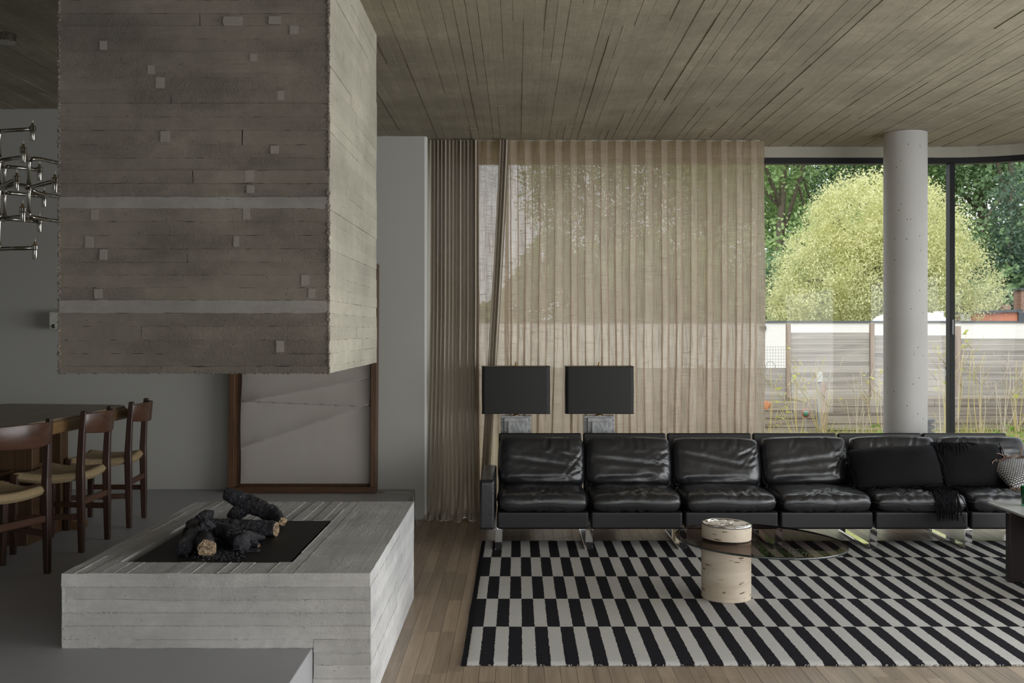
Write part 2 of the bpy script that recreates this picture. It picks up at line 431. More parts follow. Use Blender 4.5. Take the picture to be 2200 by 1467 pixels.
# linen curtains
def linen(name, c, dens_lo, dens_hi, sheer=True):
    hi_, lo_ = (1.22, .64) if sheer else (1.03, .93)
    m = bpy.data.materials.new(name); m.use_nodes = True
    n, l = m.node_tree.nodes, m.node_tree.links
    t = NT.__new__(NT); t.m = m; t.n = n; t.l = l; t._tc = None
    t.b = n['Principled BSDF']; out = n['Material Output']
    uv = t.coord('UV')
    nv = t.noise(t.mapping((130, 4, 1), src=uv), 1.0, 4, 0.65, 0.2)
    nh = t.noise(t.mapping((5, 120, 1), src=uv), 1.0, 4, 0.65, 0.2)
    big = t.noise(t.mapping((14, 2.5, 1), src=uv), 1.0, 3)
    thr = t.math('MAXIMUM', t.ramp(nv, [(0.42, 0.0), (0.66, 1.0)]), t.ramp(nh, [(0.46, 0.0), (0.68, 1.0)]))
    thr = t.math('ADD', t.math('MULTIPLY', thr, 0.85), t.math('MULTIPLY', t.math('SUBTRACT', big, 0.5), 0.25), True)
    mr = n.new('ShaderNodeMapRange'); l.new(thr, mr.inputs['Value']); mr.inputs['To Min'].default_value = dens_lo; mr.inputs['To Max'].default_value = dens_hi
    col = t.mix(thr, tuple(min(1, x * hi_) for x in c), tuple(x * lo_ for x in c))
    di = n.new('ShaderNodeBsdfDiffuse'); tl = n.new('ShaderNodeBsdfTranslucent'); tp = n.new('ShaderNodeBsdfTransparent')
    l.new(col, di.inputs['Color']); l.new(col, tl.inputs['Color'])
    bp = n.new('ShaderNodeBump'); bp.inputs['Strength'].default_value = 0.25 if sheer else 0.1; bp.inputs['Distance'].default_value = 0.003
    l.new(thr, bp.inputs['Height']); l.new(bp.outputs[0], di.inputs['Normal'])
    m1 = n.new('ShaderNodeMixShader'); m1.inputs[0].default_value = 0.68 if sheer else 0.2
    l.new(di.outputs[0], m1.inputs[1]); l.new(tl.outputs[0], m1.inputs[2])
    m2 = n.new('ShaderNodeMixShader'); l.new(mr.outputs[0], m2.inputs[0]); l.new(tp.outputs[0], m2.inputs[1]); l.new(m1.outputs[0], m2.inputs[2])
    l.new(m2.outputs[0], out.inputs['Surface'])
    n.remove(t.b)
    return m
M['sheer'] = linen('sheer_linen', (0.68, 0.585, 0.48), 0.77, 0.995)
M['linen'] = linen('dense_linen', (0.62, 0.57, 0.49), 0.992, 1.0, False)

# charcoal logs
t = NT('charred_bark')
cr_ = t.ramp(t.noise(t.coord(), 55, 5, 0.65, 0.8), [(0.35, 0.0), (0.62, 1.0)])
t.color(t.mix(t.noise(t.coord(), 30, 4), (0.010, 0.010, 0.013), (0.055, 0.055, 0.065))); t.rough(0.30)
t.bump(t.math('ADD', cr_, t.math('MULTIPLY', t.noise(t.coord(), 160, 3), 0.25)), 0.8, 0.006); M['char'] = t.m
t = NT('raw_wood_end'); t.color(t.mix(t.ramp(t.noise(t.coord(), 90, 4, 0.6, 1), [(0.4, 0.0), (0.6, 1.0)]), (0.07, 0.045, 0.025), (0.46, 0.33, 0.20))); t.rough(0.8)
t.bump(t.noise(t.coord(), 120, 3), 0.7, 0.004); M['raw_end'] = t.m

# outdoor
def leafmat(name, c1, c2, sc):
    t = NT(name)
    f = t.noise(t.coord(), sc, 4, 0.7)
    col = t.mix(t.ramp(f, [(0.3, 0.0), (0.7, 1.0)]), c1, c2)
    t.color(col); t.rough(0.55); t.b.inputs['Specular IOR Level'].default_value = 0.3
    tl = t.n.new('ShaderNodeBsdfTranslucent'); t.l.new(col, tl.inputs['Color'])
    mx = t.n.new('ShaderNodeMixShader'); mx.inputs[0].default_value = 0.35
    t.l.new(t.b.outputs[0], mx.inputs[1]); t.l.new(tl.outputs[0], mx.inputs[2]); t.l.new(mx.outputs[0], t.out.inputs['Surface'])
    return t.m
M['leaf_willow'] = leafmat('willow_leaf', (0.60, 0.63, 0.28), (0.92, 0.91, 0.60), 1.6)
M['leaf_green'] = leafmat('oak_leaf', (0.27, 0.42, 0.17), (0.56, 0.70, 0.34), 0.9)
M['leaf_dark'] = leafmat('dark_leaf', (0.16, 0.28, 0.14), (0.38, 0.52, 0.28), 0.9)
M['leaf_conifer'] = leafmat('conifer_needles', (0.09, 0.16, 0.12), (0.22, 0.32, 0.24), 1.5)
M['leaf_yellow'] = leafmat('shoot_leaf', (0.45, 0.50, 0.10), (0.62, 0.66, 0.2), 8)
M['grass'] = leafmat('garden_grass', (0.20, 0.27, 0.07), (0.52, 0.48, 0.20), 2.0)
M['bark'] = plain('bark', (0.17, 0.14, 0.11), 0.9, 0, 0.2, 0.4, 6)
M['twig'] = plain('yellow_twig', (0.52, 0.44, 0.19), 0.6, 0, 0.3, 0.3, 10)
M['twig_pale'] = plain('pale_twig', (0.55, 0.48, 0.38), 0.7, 0, 0.3, 0.3, 10)
M['fence'] = wood('weathered_board', (0.27, 0.25, 0.23), (0.50, 0.475, 0.445), 'x', 0.85, 0.35, 0.20, 0.1)
M['fence_post'] = wood('weathered_post', (0.24, 0.18, 0.14), (0.42, 0.34, 0.28), 'z', 0.85, 0.35, 0.10, 0.1)
M['sleeper'] = wood('timber_sleeper', (0.17, 0.14, 0.115), (0.42, 0.375, 0.325), 'x', 0.85, 0.35, 0.20, 0.1)
M['white_brick'] = None
t = NT('white_painted_brick')
b = t.n.new('ShaderNodeTexBrick'); t.l.new(t.mapping((1, 1, 1), rot=(R(90), 0, 0)), b.inputs['Vector']); b.inputs['Scale'].default_value = 4
b.inputs['Color1'].default_value = (0.86, 0.86, 0.85, 1); b.inputs['Color2'].default_value = (0.83, 0.83, 0.82, 1); b.inputs['Mortar'].default_value = (0.74, 0.74, 0.73, 1)
b.inputs['Mortar Size'].default_value = 0.012
t.color(b.outputs['Color']); t.rough(0.8); M['white_brick'] = t.m
M['coping'] = plain('zinc_coping', (0.10, 0.115, 0.13), 0.5, 0, 0.4)
M['orange'] = plain('orange_render', (0.66, 0.25, 0.15), 0.85, 0, 0.2, 0.06, 3)
M['red_brick'] = None
t = NT('red_brick')
b = t.n.new('ShaderNodeTexBrick'); t.l.new(t.mapping((1, 1, 1), rot=(R(90), 0, 0)), b.inputs['Vector']); b.inputs['Scale'].default_value = 4
b.inputs['Color1'].default_value = (0.36, 0.18, 0.13, 1); b.inputs['Color2'].default_value = (0.28, 0.14, 0.10, 1); b.inputs['Mortar'].default_value = (0.5, 0.47, 0.42, 1)
t.color(b.outputs['Color']); t.rough(0.9); M['red_brick'] = t.m
M['soil'] = plain('garden_soil', (0.24, 0.20, 0.12), 0.95, 0, 0.1, 0.4, 2)
M['white_plastic'] = plain('white_acrylic', (0.80, 0.81, 0.80), 0.3)
M['plate'] = plain('translucent_plate', (0.55, 0.57, 0.56), 0.4)
M['grey_metal'] = plain('grey_metal', (0.34, 0.35, 0.35), 0.5, 0, 0.5)
M['dark_metal'] = plain('dark_metal', (0.05, 0.06, 0.06), 0.5, 0, 0.5)
M['orange_leaf'] = plain('dry_orange_leaf', (0.62, 0.27, 0.13), 0.7)
M['enamel'] = plain('chipped_enamel', (0.62, 0.62, 0.55), 0.4, 0, 0.5, 0.2, 40)
M['cable'] = plain('white_cable', (0.55, 0.53, 0.48), 0.5)

# ------------------------------------------------------------------ layout numbers (metres)
PLAT = 0.232; CEIL = 2.902; CEIL_L = 3.109
WALL_Y = 7.75; WIN_Y = 8.19; STEP_X = -1.35
PEDGE = -0.775                       # right edge of the raised platform
def struct(o, label, cat): return tag(o, label, cat, kind='structure')

# ------------------------------------------------------------------ board strips
def strip(mb, mapf, u0, u1, v0, v1, d, t, step=0.08, jit=0.0016, jd=0.0008, ends=0.0):
    """one board impression: front face at height d over the backing, ragged long edges"""
    n = max(2, int((u1 - u0) / step)); b = len(mb.v)
    for i in range(n + 1):
        u = u0 + (u1 - u0) * i / n
        if ends and i in (0, n): pass
        a0 = v0 + random.uniform(-jit, jit); a1 = v1 + random.uniform(-jit, jit)
        da = d + random.uniform(-jd, jd); db = d + random.uniform(-jd, jd)
        ue0 = ue1 = u
        if i in (0, n): ue0 += random.uniform(-ends, ends); ue1 += random.uniform(-ends, ends)
        mb.v += [mapf(ue0, a0, da), mapf(ue1, a1, db), mapf(u, v0, d - t), mapf(u, v1, d - t)]
    f = mb.f
    for i in range(n):
        p = b + 4 * i; q = p + 4
        f += [(p, q, q + 1, p + 1), (p + 2, q + 2, q, p), (p + 1, q + 1, q + 3, p + 3)]
    f += [(b, b + 1, b + 3, b + 2), (b + 4 * n, b + 4 * n + 2, b + 4 * n + 3, b + 4 * n + 1)]
    return mb

# ------------------------------------------------------------------ floor: oak parquet (low) and platform
fl = MB().box(-0.80, 5.2, -2.6, WIN_Y + 0.25, -0.18, -0.010).build('floor', M['oak_sub'])
struct(fl, 'oak strip parquet floor of the lower living area', 'floor')
RUGX0, RUGX1 = -0.242, 3.42
rest = MB(); npl = 0; x = PEDGE + 0.003
while x < 4.5:
    pw = 0.068; y = 1.2 + random.uniform(-0.5, 0)
    while y < WIN_Y - 0.05:
        L = random.uniform(0.36, 0.66); y1 = min(y + L, WIN_Y - 0.03)
        a = (x + 0.0006, x + pw - 0.0006, y + 0.0006, y1 - 0.0006, -0.011, random.uniform(-0.0004, 0.0004))
        hidden = (x > RUGX0 + 0.02 and x + pw < RUGX1 - 0.02 and y > ROWY[0] + 0.02 and y1 < ROWY[-1] - 0.02)
        if y1 > 1.25 and not hidden:
            xin = 1112 + (x + pw / 2) / max(y1, 0.1) * 2200
            seen = y1 > 4.13 and xin < 2230 and y < 7.45 and not (-0.55 > x + pw and y1 < 3.0)
            if seen and npl < 296 and not (x + pw < -0.56 and y < 5.4):
                MB().box(*a).build('plank', M['oak'], fl); npl += 1
            else: rest.box(*a)
        y = y1
    x += pw
r_ = rest.build('planks', M['oak'], fl); r_['kind'] = 'stuff'

pl = MB().box(-6.2, PEDGE, -2.6, WALL_Y + 0.1, -0.18, PLAT).build('platform', M['cement'], bevel=0.004)
struct(pl, 'raised grey microcement platform floor beneath the dining table and hearth', 'floor')

# walls
wb = MB().box(-6.2, -0.7045, WALL_Y, WALL_Y + 0.40, 0, CEIL_L + 0.2).build('wall_back', M['wall'])
struct(wb, 'grey painted back wall behind the dining table and leaning picture', 'wall')
rv = MB().box(-0.7045, -0.690, WALL_Y + 0.012, WALL_Y + 0.40, 0, CEIL).build('reveal', M['wall_lit'], wb)
struct(MB().box(-6.35, -6.2, -2.6, 8.2, 0, 3.4).build('wall_left', M['wall']), 'grey painted side wall of the dining area', 'wall')
wf = MB().box(-6.2, 0.1, -2.75, -2.6, 0, 3.4).box(0.1, 4.4, -2.75, -2.6, 2.5, 3.4).build('wall_front', M['wall'])
struct(wf, 'grey wall behind the viewpoint with a wide opening', 'wall')

# ceiling : backing slab, board strips as parts
def arc(rad, n=14, cx=3.42, cy=7.09, a0=0, a1=90):
    return [(cx + rad * math.sin(R(a0 + (a1 - a0) * i / n)), cy + rad * math.cos(R(a0 + (a1 - a0) * i / n))) for i in range(n + 1)]
RAD = WIN_Y - 7.09
def slab_from_outline(pts, z0, z1):
    mb = MB(); n = len(pts)
    mb.add([(p[0], p[1], z0) for p in pts] + [(p[0], p[1], z1) for p in pts],
           [tuple(range(n - 1, -1, -1)), tuple(range(n, 2 * n))] + [(i, (i + 1) % n, n + (i + 1) % n, n + i) for i in range(n)])
    return mb
outl = [(STEP_X, -2.7), (STEP_X, WIN_Y + 0.0)] + [(3.42, WIN_Y)] + arc(RAD)[1:] + [(3.42 + RAD, -2.7)]
ce = slab_from_outline(outl[::-1], CEIL + 0.006, CEIL + 0.35).build('ceiling', M['ceil_core'])
struct(ce, 'board-marked concrete ceiling over the living area', 'ceiling')
def in_room(x):
    """far end of the ceiling at this x"""
    if x < 3.42: return WIN_Y
    if x > 3.42 + RAD - 0.03: return 7.0
    return 7.09 + math.sqrt(max(0, RAD ** 2 - (x - 3.42) ** 2))
x = STEP_X + 0.002; n_c = 0; rest = MB()
def ceil_map(z):
    return lambda u, v, d: (v, u, z - d)
while x < 3.42 + RAD - 0.02:
    bw = random.choice([0.050, 0.0545, 0.058, 0.052]); ye = in_room(x + bw * 0.6) - 0.004
    y = random.uniform(-2.0, 0.5)
    off = 0
    while y < ye - 0.01:
        y1 = min(y + random.uniform(1.7, 3.4), ye)
        if ye - y1 < 0.3: y1 = ye
        off = random.choice([0, 0.0012, -0.0012, 0.0025, 0.0])
        px = 1112 + 2200 * (x / max(y1, 0.5)); hid = x < -0.78 and y1 < 9
        vis = y1 > 4.45 and px < 2230 and not hid
        g = random.choice([0.0001, 0.0002, 0.0003, 0.0006, 0.0016])
        if vis and n_c < 250:
            strip(MB(), ceil_map(CEIL + 0.002), max(y, 4.2) + 0.001, y1 - 0.001, x + g, x + bw - g, 0.002 + off, 0.010, 0.11, 0.0007, 0.0003).build('board_mark', M['ceil'], ce); n_c += 1
            if y < 4.2: strip(rest, ceil_map(CEIL + 0.002), y, 4.199, x + 0.001, x + bw - 0.001, 0.002 + off, 0.010, 0.5)
        else:
            strip(rest, ceil_map(CEIL + 0.002), y + 0.001, y1 - 0.001, x + 0.0003, x + bw - 0.0003, 0.002 + off, 0.010, 0.5, 0.0006, 0.0004)
        y = y1
    x += bw
r_ = rest.build('board_marks', M['ceil'], ce); r_['kind'] = 'stuff'

cl = MB().box(-6.2, STEP_X, -2.7, WALL_Y + 0.4, CEIL_L + 0.006, CEIL_L + 0.25).box(STEP_X - 0.02, STEP_X, -2.7, WALL_Y + 0.4, CEIL, CEIL_L + 0.01).build('ceiling', M['ceil_core'])
struct(cl, 'higher board-marked concrete ceiling over the dining area', 'ceiling')
x = -5.6; rest = MB(); n_c = 0
while x < STEP_X - 0.03:
    bw = random.choice([0.055, 0.06, 0.065]); y = random.uniform(0, 2)
    while y < WALL_Y - 0.01:
        y1 = min(y + random.uniform(1.7, 3.2), WALL_Y - 0.002)
        if WALL_Y - y1 < 0.3: y1 = WALL_Y - 0.002
        off = random.choice([0, 0.001, -0.001, 0.0025])
        pxa = 1112 + 2200 * x / max(y1, 1)
        vis = y1 > 5.3 and -60 < pxa < 640 and x < -1.9
        (strip(MB(), ceil_map(CEIL_L + 0.002), y + 0.001, y1 - 0.001, x + 0.001, x + bw - 0.001, 0.002 + off, 0.01, 0.12).build('board_mark', M['ceil'], cl) if vis and n_c < 90 else
         strip(rest, ceil_map(CEIL_L + 0.002), y + 0.001, y1 - 0.001, x + 0.001, x + bw - 0.001, 0.002 + off, 0.01, 0.6))
        if vis: n_c += 1
        y = y1
    x += bw
r_ = rest.build('board_marks', M['ceil'], cl); r_['kind'] = 'stuff'

# fascia over the glazing, soffit outside
def ribbon(path, z0, z1, thick=0.0, inset=0.0):
    """vertical band following a plan path (list of xy), with thickness towards the outside"""
    mb = MB(); n = len(path); off = []
    for i, p in enumerate(path):
        a = Vector(path[max(i - 1, 0)]); b = Vector(path[min(i + 1, n - 1)]); tdir = (b - a).normalized()
        nr = Vector((-tdir.y, tdir.x)); off.append((p[0] + nr.x * thick, p[1] + nr.y * thick))
    vs = []
    for p, q in zip(path, off): vs += [(p[0], p[1], z0), (p[0], p[1], z1), (q[0], q[1], z0), (q[0], q[1], z1)]
    fs = []
    for i in range(n - 1):
        a = 4 * i; b = a + 4
        fs += [(a, b, b + 1, a + 1), (a + 2, a + 3, b + 3, b + 2), (a + 1, b + 1, b + 3, a + 3), (a, a + 2, b + 2, b)]
    fs += [(0, 1, 3, 2), (4 * n - 4, 4 * n - 2, 4 * n - 1, 4 * n - 3)]
    return mb.add(vs, fs)
path_all = [(-0.70, WIN_Y), (3.42, WIN_Y)] + arc(RAD)[1:] + [(3.42 + RAD, -2.6)]
fa = ribbon(path_all, 2.817, CEIL + 0.02, 0.30).build('trim_1', M['fascia'])
struct(fa, 'pale concrete fascia band above the window head', 'trim')

# glazing
wn1 = thing('window_1', 'floor-to-ceiling dark framed glazing curving round the far corner', 'window', (1.4, WIN_Y, 0), kind='structure')
path_b = [(-0.70, WIN_Y + 0.02), (3.42, WIN_Y + 0.02)] + [(p[0], p[1]) for p in arc(RAD + 0.02)[1:]]
ribbon(path_b, 2.770, 2.818, 0.07).build('head_frame', M['frame_dark'], wn1)
ribbon(path_b, 0.0, 0.045, 0.07).build('sill_frame', M['frame_dark'], wn1)
MB().box(3.46, 3.502, WIN_Y + 0.005, WIN_Y + 0.085, 0.04, 2.775).build('mullion', M['frame_dark'], wn1, bevel=0.003)
MB().box(3.474, 3.488, WIN_Y - 0.006, WIN_Y + 0.006, 1.40, 1.52).build('latch', M['grey_metal'], wn1, bevel=0.003)
MB().box(-0.70, -0.66, WIN_Y + 0.005, WIN_Y + 0.085, 0.04, 2.775).build('mullion', M['frame_dark'], wn1, bevel=0.003)
MB().add([(-0.67, WIN_Y + 0.05, 0.04), (3.465, WIN_Y + 0.05, 0.04), (3.465, WIN_Y + 0.05, 2.775), (-0.67, WIN_Y + 0.05, 2.775)], [(0, 1, 2, 3)]).build('pane', M['pane'], wn1)
pc = [(3.50, WIN_Y + 0.049)] + [p for p in arc(RAD + 0.05, 14, a0=6)]
vs = []; fs = []
for p in pc: vs += [(p[0], p[1], 0.04), (p[0], p[1], 2.775)]
for i in range(len(pc) - 1): fs.append((2 * i, 2 * i + 2, 2 * i + 3, 2 * i + 1))
MB().add(vs, fs).build('pane', M['pane'], wn1, smooth=True)
wn2 = thing('window_2', 'long dark framed glazing along the open right side', 'window', (4.54, 3, 0), kind='structure')
XG = 3.42 + RAD + 0.02
MB().box(XG, XG + 0.07, -2.6, 7.09, 2.77, 2.818).build('head_frame', M['frame_dark'], wn2)
MB().box(XG, XG + 0.07, -2.6, 7.09, 0.0, 0.045).build('sill_frame', M['frame_dark'], wn2)
for yy in (7.05, 4.6, 2.1, -0.4): MB().box(XG, XG + 0.07, yy, yy + 0.04, 0.04, 2.775).build('mullion', M['frame_dark'], wn2)
for ya, yb in ((4.64, 7.05), (2.14, 4.6), (-0.36, 2.1), (-2.6, -0.4)):
    MB().add([(XG + 0.04, ya, 0.04), (XG + 0.04, yb, 0.04), (XG + 0.04, yb, 2.775), (XG + 0.04, ya, 2.775)], [(0, 1, 2, 3)]).build('pane', M['pane'], wn2)

# column
cx, cyy = (1945 - 1112) / 2200 * 7.63, 7.63
mb = MB(); prof = [(0.153, 0.0), (0.155, 0.02)] + [(0.155, 0.02 + (CEIL - 0.03) * k / 24) for k in range(1, 25)] + [(0.1555, CEIL - 0.004)]
mb.lathe(prof, (cx, cyy, 0), 64)
co = mb.build('column', M['column'], autosmooth=40); struct(co, 'round pale concrete column behind the sofa by the window', 'column')

# ------------------------------------------------------------------ concrete fireplace hood
HX0, HX1, HY0, HY1, HZ0 = -1.700, -0.700, 3.80, 5.085, 1.273
hood = thing('fireplace_hood', 'big board-marked concrete chimney hood hanging from the ceiling over the hearth', 'fireplace hood', ((HX0 + HX1) / 2, (HY0 + HY1) / 2, HZ0))
T = 0.014
MB().box(HX0 + T, HX1 - T, HY0 + T, HY1 - 0.004, HZ0 + 0.003, CEIL_L + 0.02).build('core', M['hood_core'], hood)
rows_px = [802, 787, 759.6, 730.6, 701, 672.6, 645, 618, 591, 563.5, 534.5, 505.6, 475.6, 448, 423, 394, 366.5, 339, 311, 280, 251.6, 221.6, 193.7, 167, 138, 111, 83.5, 56, 29]
zr = [EYE - (p - 710) * 3.80 / 2200 for p in rows_px]
while zr[-1] < CEIL_L: zr.append(zr[-1] + 0.0485)
side_rest = MB()
for i in range(len(zr) - 1):
    z0, z1 = zr[i], min(zr[i + 1], CEIL_L); pale = i in (5, 13)
    off = 0.0025 if pale else random.choice([-0.0035, -0.001, 0.0, 0.0025, 0.004])
    jit = 0.0035 if i < 2 else 0.0022
    cut = [HX0, HX1] if i % 3 or pale else [HX0, HX0 + random.uniform(0.3, 0.7), HX1]
    for a, b in zip(cut[:-1], cut[1:]):
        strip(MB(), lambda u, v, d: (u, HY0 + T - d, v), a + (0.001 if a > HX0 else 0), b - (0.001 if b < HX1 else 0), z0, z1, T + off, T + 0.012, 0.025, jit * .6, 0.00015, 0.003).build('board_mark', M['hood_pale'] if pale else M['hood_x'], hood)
    cut = [HY0 + 0.007] + sorted(random.uniform(HY0 + 0.25, HY1 - 0.2) for _ in range(random.choice([0, 1, 1]))) + [HY1]
    for a, b in zip(cut[:-1], cut[1:]):
        if b - a < 0.1: continue
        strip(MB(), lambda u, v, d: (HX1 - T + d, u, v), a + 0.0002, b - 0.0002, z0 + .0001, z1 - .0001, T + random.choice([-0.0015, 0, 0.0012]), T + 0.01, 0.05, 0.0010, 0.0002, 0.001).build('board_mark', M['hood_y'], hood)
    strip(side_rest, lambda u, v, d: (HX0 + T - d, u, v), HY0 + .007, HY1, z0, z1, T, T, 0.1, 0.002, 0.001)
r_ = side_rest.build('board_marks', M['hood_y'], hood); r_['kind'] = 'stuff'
# square mortar repairs in the front face
for (px, py, ww, hh) in [(345, 178, .034, .042), (355, 294, .034, .042), (325, 150, .026, .034), (590, 322, .03, .03), (604, 206, .026, .036), (537, 378, .034, .044),
                         (538, 407, .026, .030), (530, 460, .026, .042), (204, 461, .028, .04), (192, 520, .030, .044), (222, 547, .026, .042), (508, 519, .020, .04),
                         (656, 602, .030, .040), (670, 630, .026, .036), (212, 631, .030, .036), (602, 744, .028, .044), (632, 65, .032, .034), (222, 98, .026, .034), (500, 46, .07, .036), (590, 44, .045, .03), (545, 124, .028, .03)]:
    X = (px - 1112) / 2200 * 3.8; Z = EYE - (py - 710) * 3.8 / 2200
    n = 24; pts = []
    for k in range(n):
        a = 2 * PI * k / n; ca, sa = math.cos(a), math.sin(a); s = 1 / max(abs(ca), abs(sa))
        j = random.uniform(0.90, 1.04); pts.append((X + ww * .5 * ca * s * j, Z + hh * .5 * sa * s * j))
    mb = MB(); yo, yi = HY0 - 0.0046, HY0 + 0.01
    mb.add([(p[0], yo, p[1]) for p in pts] + [(p[0], yi, p[1]) for p in pts], [tuple(range(n))] + [(k, k + n, (k + 1) % n + n, (k + 1) % n) for k in range(n)])
    o = mb.build('repair_patch', M['hood_patch'], hood)

# ragged concrete crumbs along the vertical corners and lower edge
mb = MB()
for ex in (HX0, HX1):
    z = HZ0
    while z < CEIL_L:
        s = random.uniform(0.0015, 0.0045)
        mb.box(-s, s, -s * .8, s * .8, -s * 1.5, s * 1.5, Matrix.Translation((ex + (-0.001 if ex == HX0 else -0.002), HY0 - 0.001, z)) @ Euler((random.random() * 3, random.random() * 3, random.random() * 3)).to_matrix().to_4x4())
        z += random.uniform(0.003, 0.009)
x = HX0
while x < HX1:
    s = random.uniform(0.0012, 0.0032)
    mb.box(-s * 1.6, s * 1.6, -s, s, -s, s, Matrix.Translation((x, HY0 - 0.001, HZ0 + 0.001)) @ Euler((random.random() * 3, random.random() * 3, random.random() * 3)).to_matrix().to_4x4())
    x += random.uniform(0.006, 0.02)
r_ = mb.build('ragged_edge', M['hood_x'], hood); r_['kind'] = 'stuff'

# ------------------------------------------------------------------ hearth block
BX0, BX1, BY0, BY1, BZ = -1.722, -0.556, 3.869, 5.492, 0.514
TX0, TX1, TY0, TY1 = -1.530, -0.905, 4.057, 4.950
hearth = thing('hearth_block', 'low board-marked pale concrete hearth block carrying the black fire tray', 'hearth', ((BX0 + BX1) / 2, (BY0 + BY1) / 2, 0))
TB = 0.012
# core built round the platform step so that nothing is buried: upper part rests on the platform
MB().box(BX0 + TB, BX1 - TB, BY0 + TB, BY1 - 0.003, PLAT + 0.001, BZ - 0.022).box(PEDGE + 0.003, BX1 - TB, BY0 + TB, BY1 - 0.003, 0.001, PLAT + 0.002).build('core', M['hearth_core'], hearth)
nrow = 10; zb = [BZ]
while zb[-1] > 0.03: zb.append(zb[-1] - 0.0495)
zb[-1] = 0.001
for i in range(len(zb) - 1):
    z1, z0 = zb[i], zb[i + 1]
    x0 = BX0 if z0 >= PLAT else PEDGE + 0.004
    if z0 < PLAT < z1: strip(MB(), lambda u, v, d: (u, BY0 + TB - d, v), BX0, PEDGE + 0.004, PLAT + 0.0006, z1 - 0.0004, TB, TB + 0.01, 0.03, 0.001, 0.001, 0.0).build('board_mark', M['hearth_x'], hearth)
    off = random.choice([-0.002, 0.0, 0.001, 0.002])
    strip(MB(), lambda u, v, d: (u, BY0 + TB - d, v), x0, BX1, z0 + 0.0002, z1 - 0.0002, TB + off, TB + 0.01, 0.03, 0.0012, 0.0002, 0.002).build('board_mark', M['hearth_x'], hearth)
    ym = random.uniform(BY0 + 0.4, BY1 - 0.4)
    for a, b in ((BY0 + 0.002, ym), (ym, BY1)):
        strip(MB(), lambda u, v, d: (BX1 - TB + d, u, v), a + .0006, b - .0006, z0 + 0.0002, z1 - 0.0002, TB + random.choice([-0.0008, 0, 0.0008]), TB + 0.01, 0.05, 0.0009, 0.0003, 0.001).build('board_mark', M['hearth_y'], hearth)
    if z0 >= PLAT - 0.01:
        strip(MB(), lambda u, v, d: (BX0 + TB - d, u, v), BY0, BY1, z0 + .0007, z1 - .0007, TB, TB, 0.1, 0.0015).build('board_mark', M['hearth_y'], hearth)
x = BX0
while x < BX1 - 0.005:
    x1 = min(x + 0.0488, BX1)
    if BX1 - x1 < 0.02: x1 = BX1
    segs = [(BY0, BY1)]
    if x1 > TX0 and x < TX1: segs = [(BY0, TY0), (TY1, BY1)]
    for a, b in segs:
        off = random.choice([-0.0012, 0.0, 0.0008, 0.0015])
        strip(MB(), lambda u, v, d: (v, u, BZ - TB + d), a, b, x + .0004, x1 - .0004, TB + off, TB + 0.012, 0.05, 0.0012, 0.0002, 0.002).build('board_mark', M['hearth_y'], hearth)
    x = x1
# thin ragged cement ridges left at the board seams
mb = MB()
for z in zb[1:-1]:
    if z < PLAT + .01: x0 = PEDGE + .01
    else: x0 = BX0
    x = x0
    while x < BX1 - .01:
        L = random.uniform(.05, .35); x1 = min(x + L, BX1)
        if random.random() < .75:
            n = max(3, int((x1 - x) / .008)); mb.tube([(x + (x1 - x) * k / n, BY0 - .0020 + random.uniform(-.0008, .0008), z + random.uniform(-.0011, .0011)) for k in range(n + 1)], [random.uniform(.0008, .0032) for k in range(n + 1)], 5)
        x = x1
x = BX0 + .0488
while x < BX1 - .01:
    for a, b in ([(BY0, TY0), (TY1, BY1)] if TX0 < x < TX1 else [(BY0, BY1)]):
        y = a
        while y < b - .01:
            y1 = min(y + random.uniform(.1, .5), b)
            if random.random() < .5:
                n = max(3, int((y1 - y) / .015)); mb.tube([(x + random.uniform(-.0008, .0008), y + (y1 - y) * k / n, BZ + .0006) for k in range(n + 1)], [random.uniform(.0007, .0021) for k in range(n + 1)], 5)
            y = y1
    x += .0488
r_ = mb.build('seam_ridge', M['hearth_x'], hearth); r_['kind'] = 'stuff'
# fire tray (flush plate) – a part of the hearth
MB().box(TX0, TX1, TY0, TY1, BZ - 0.02, BZ - 0.001).build('fire_tray', M['black_steel'], hearth)['label'] = 'flush black steel fire tray'

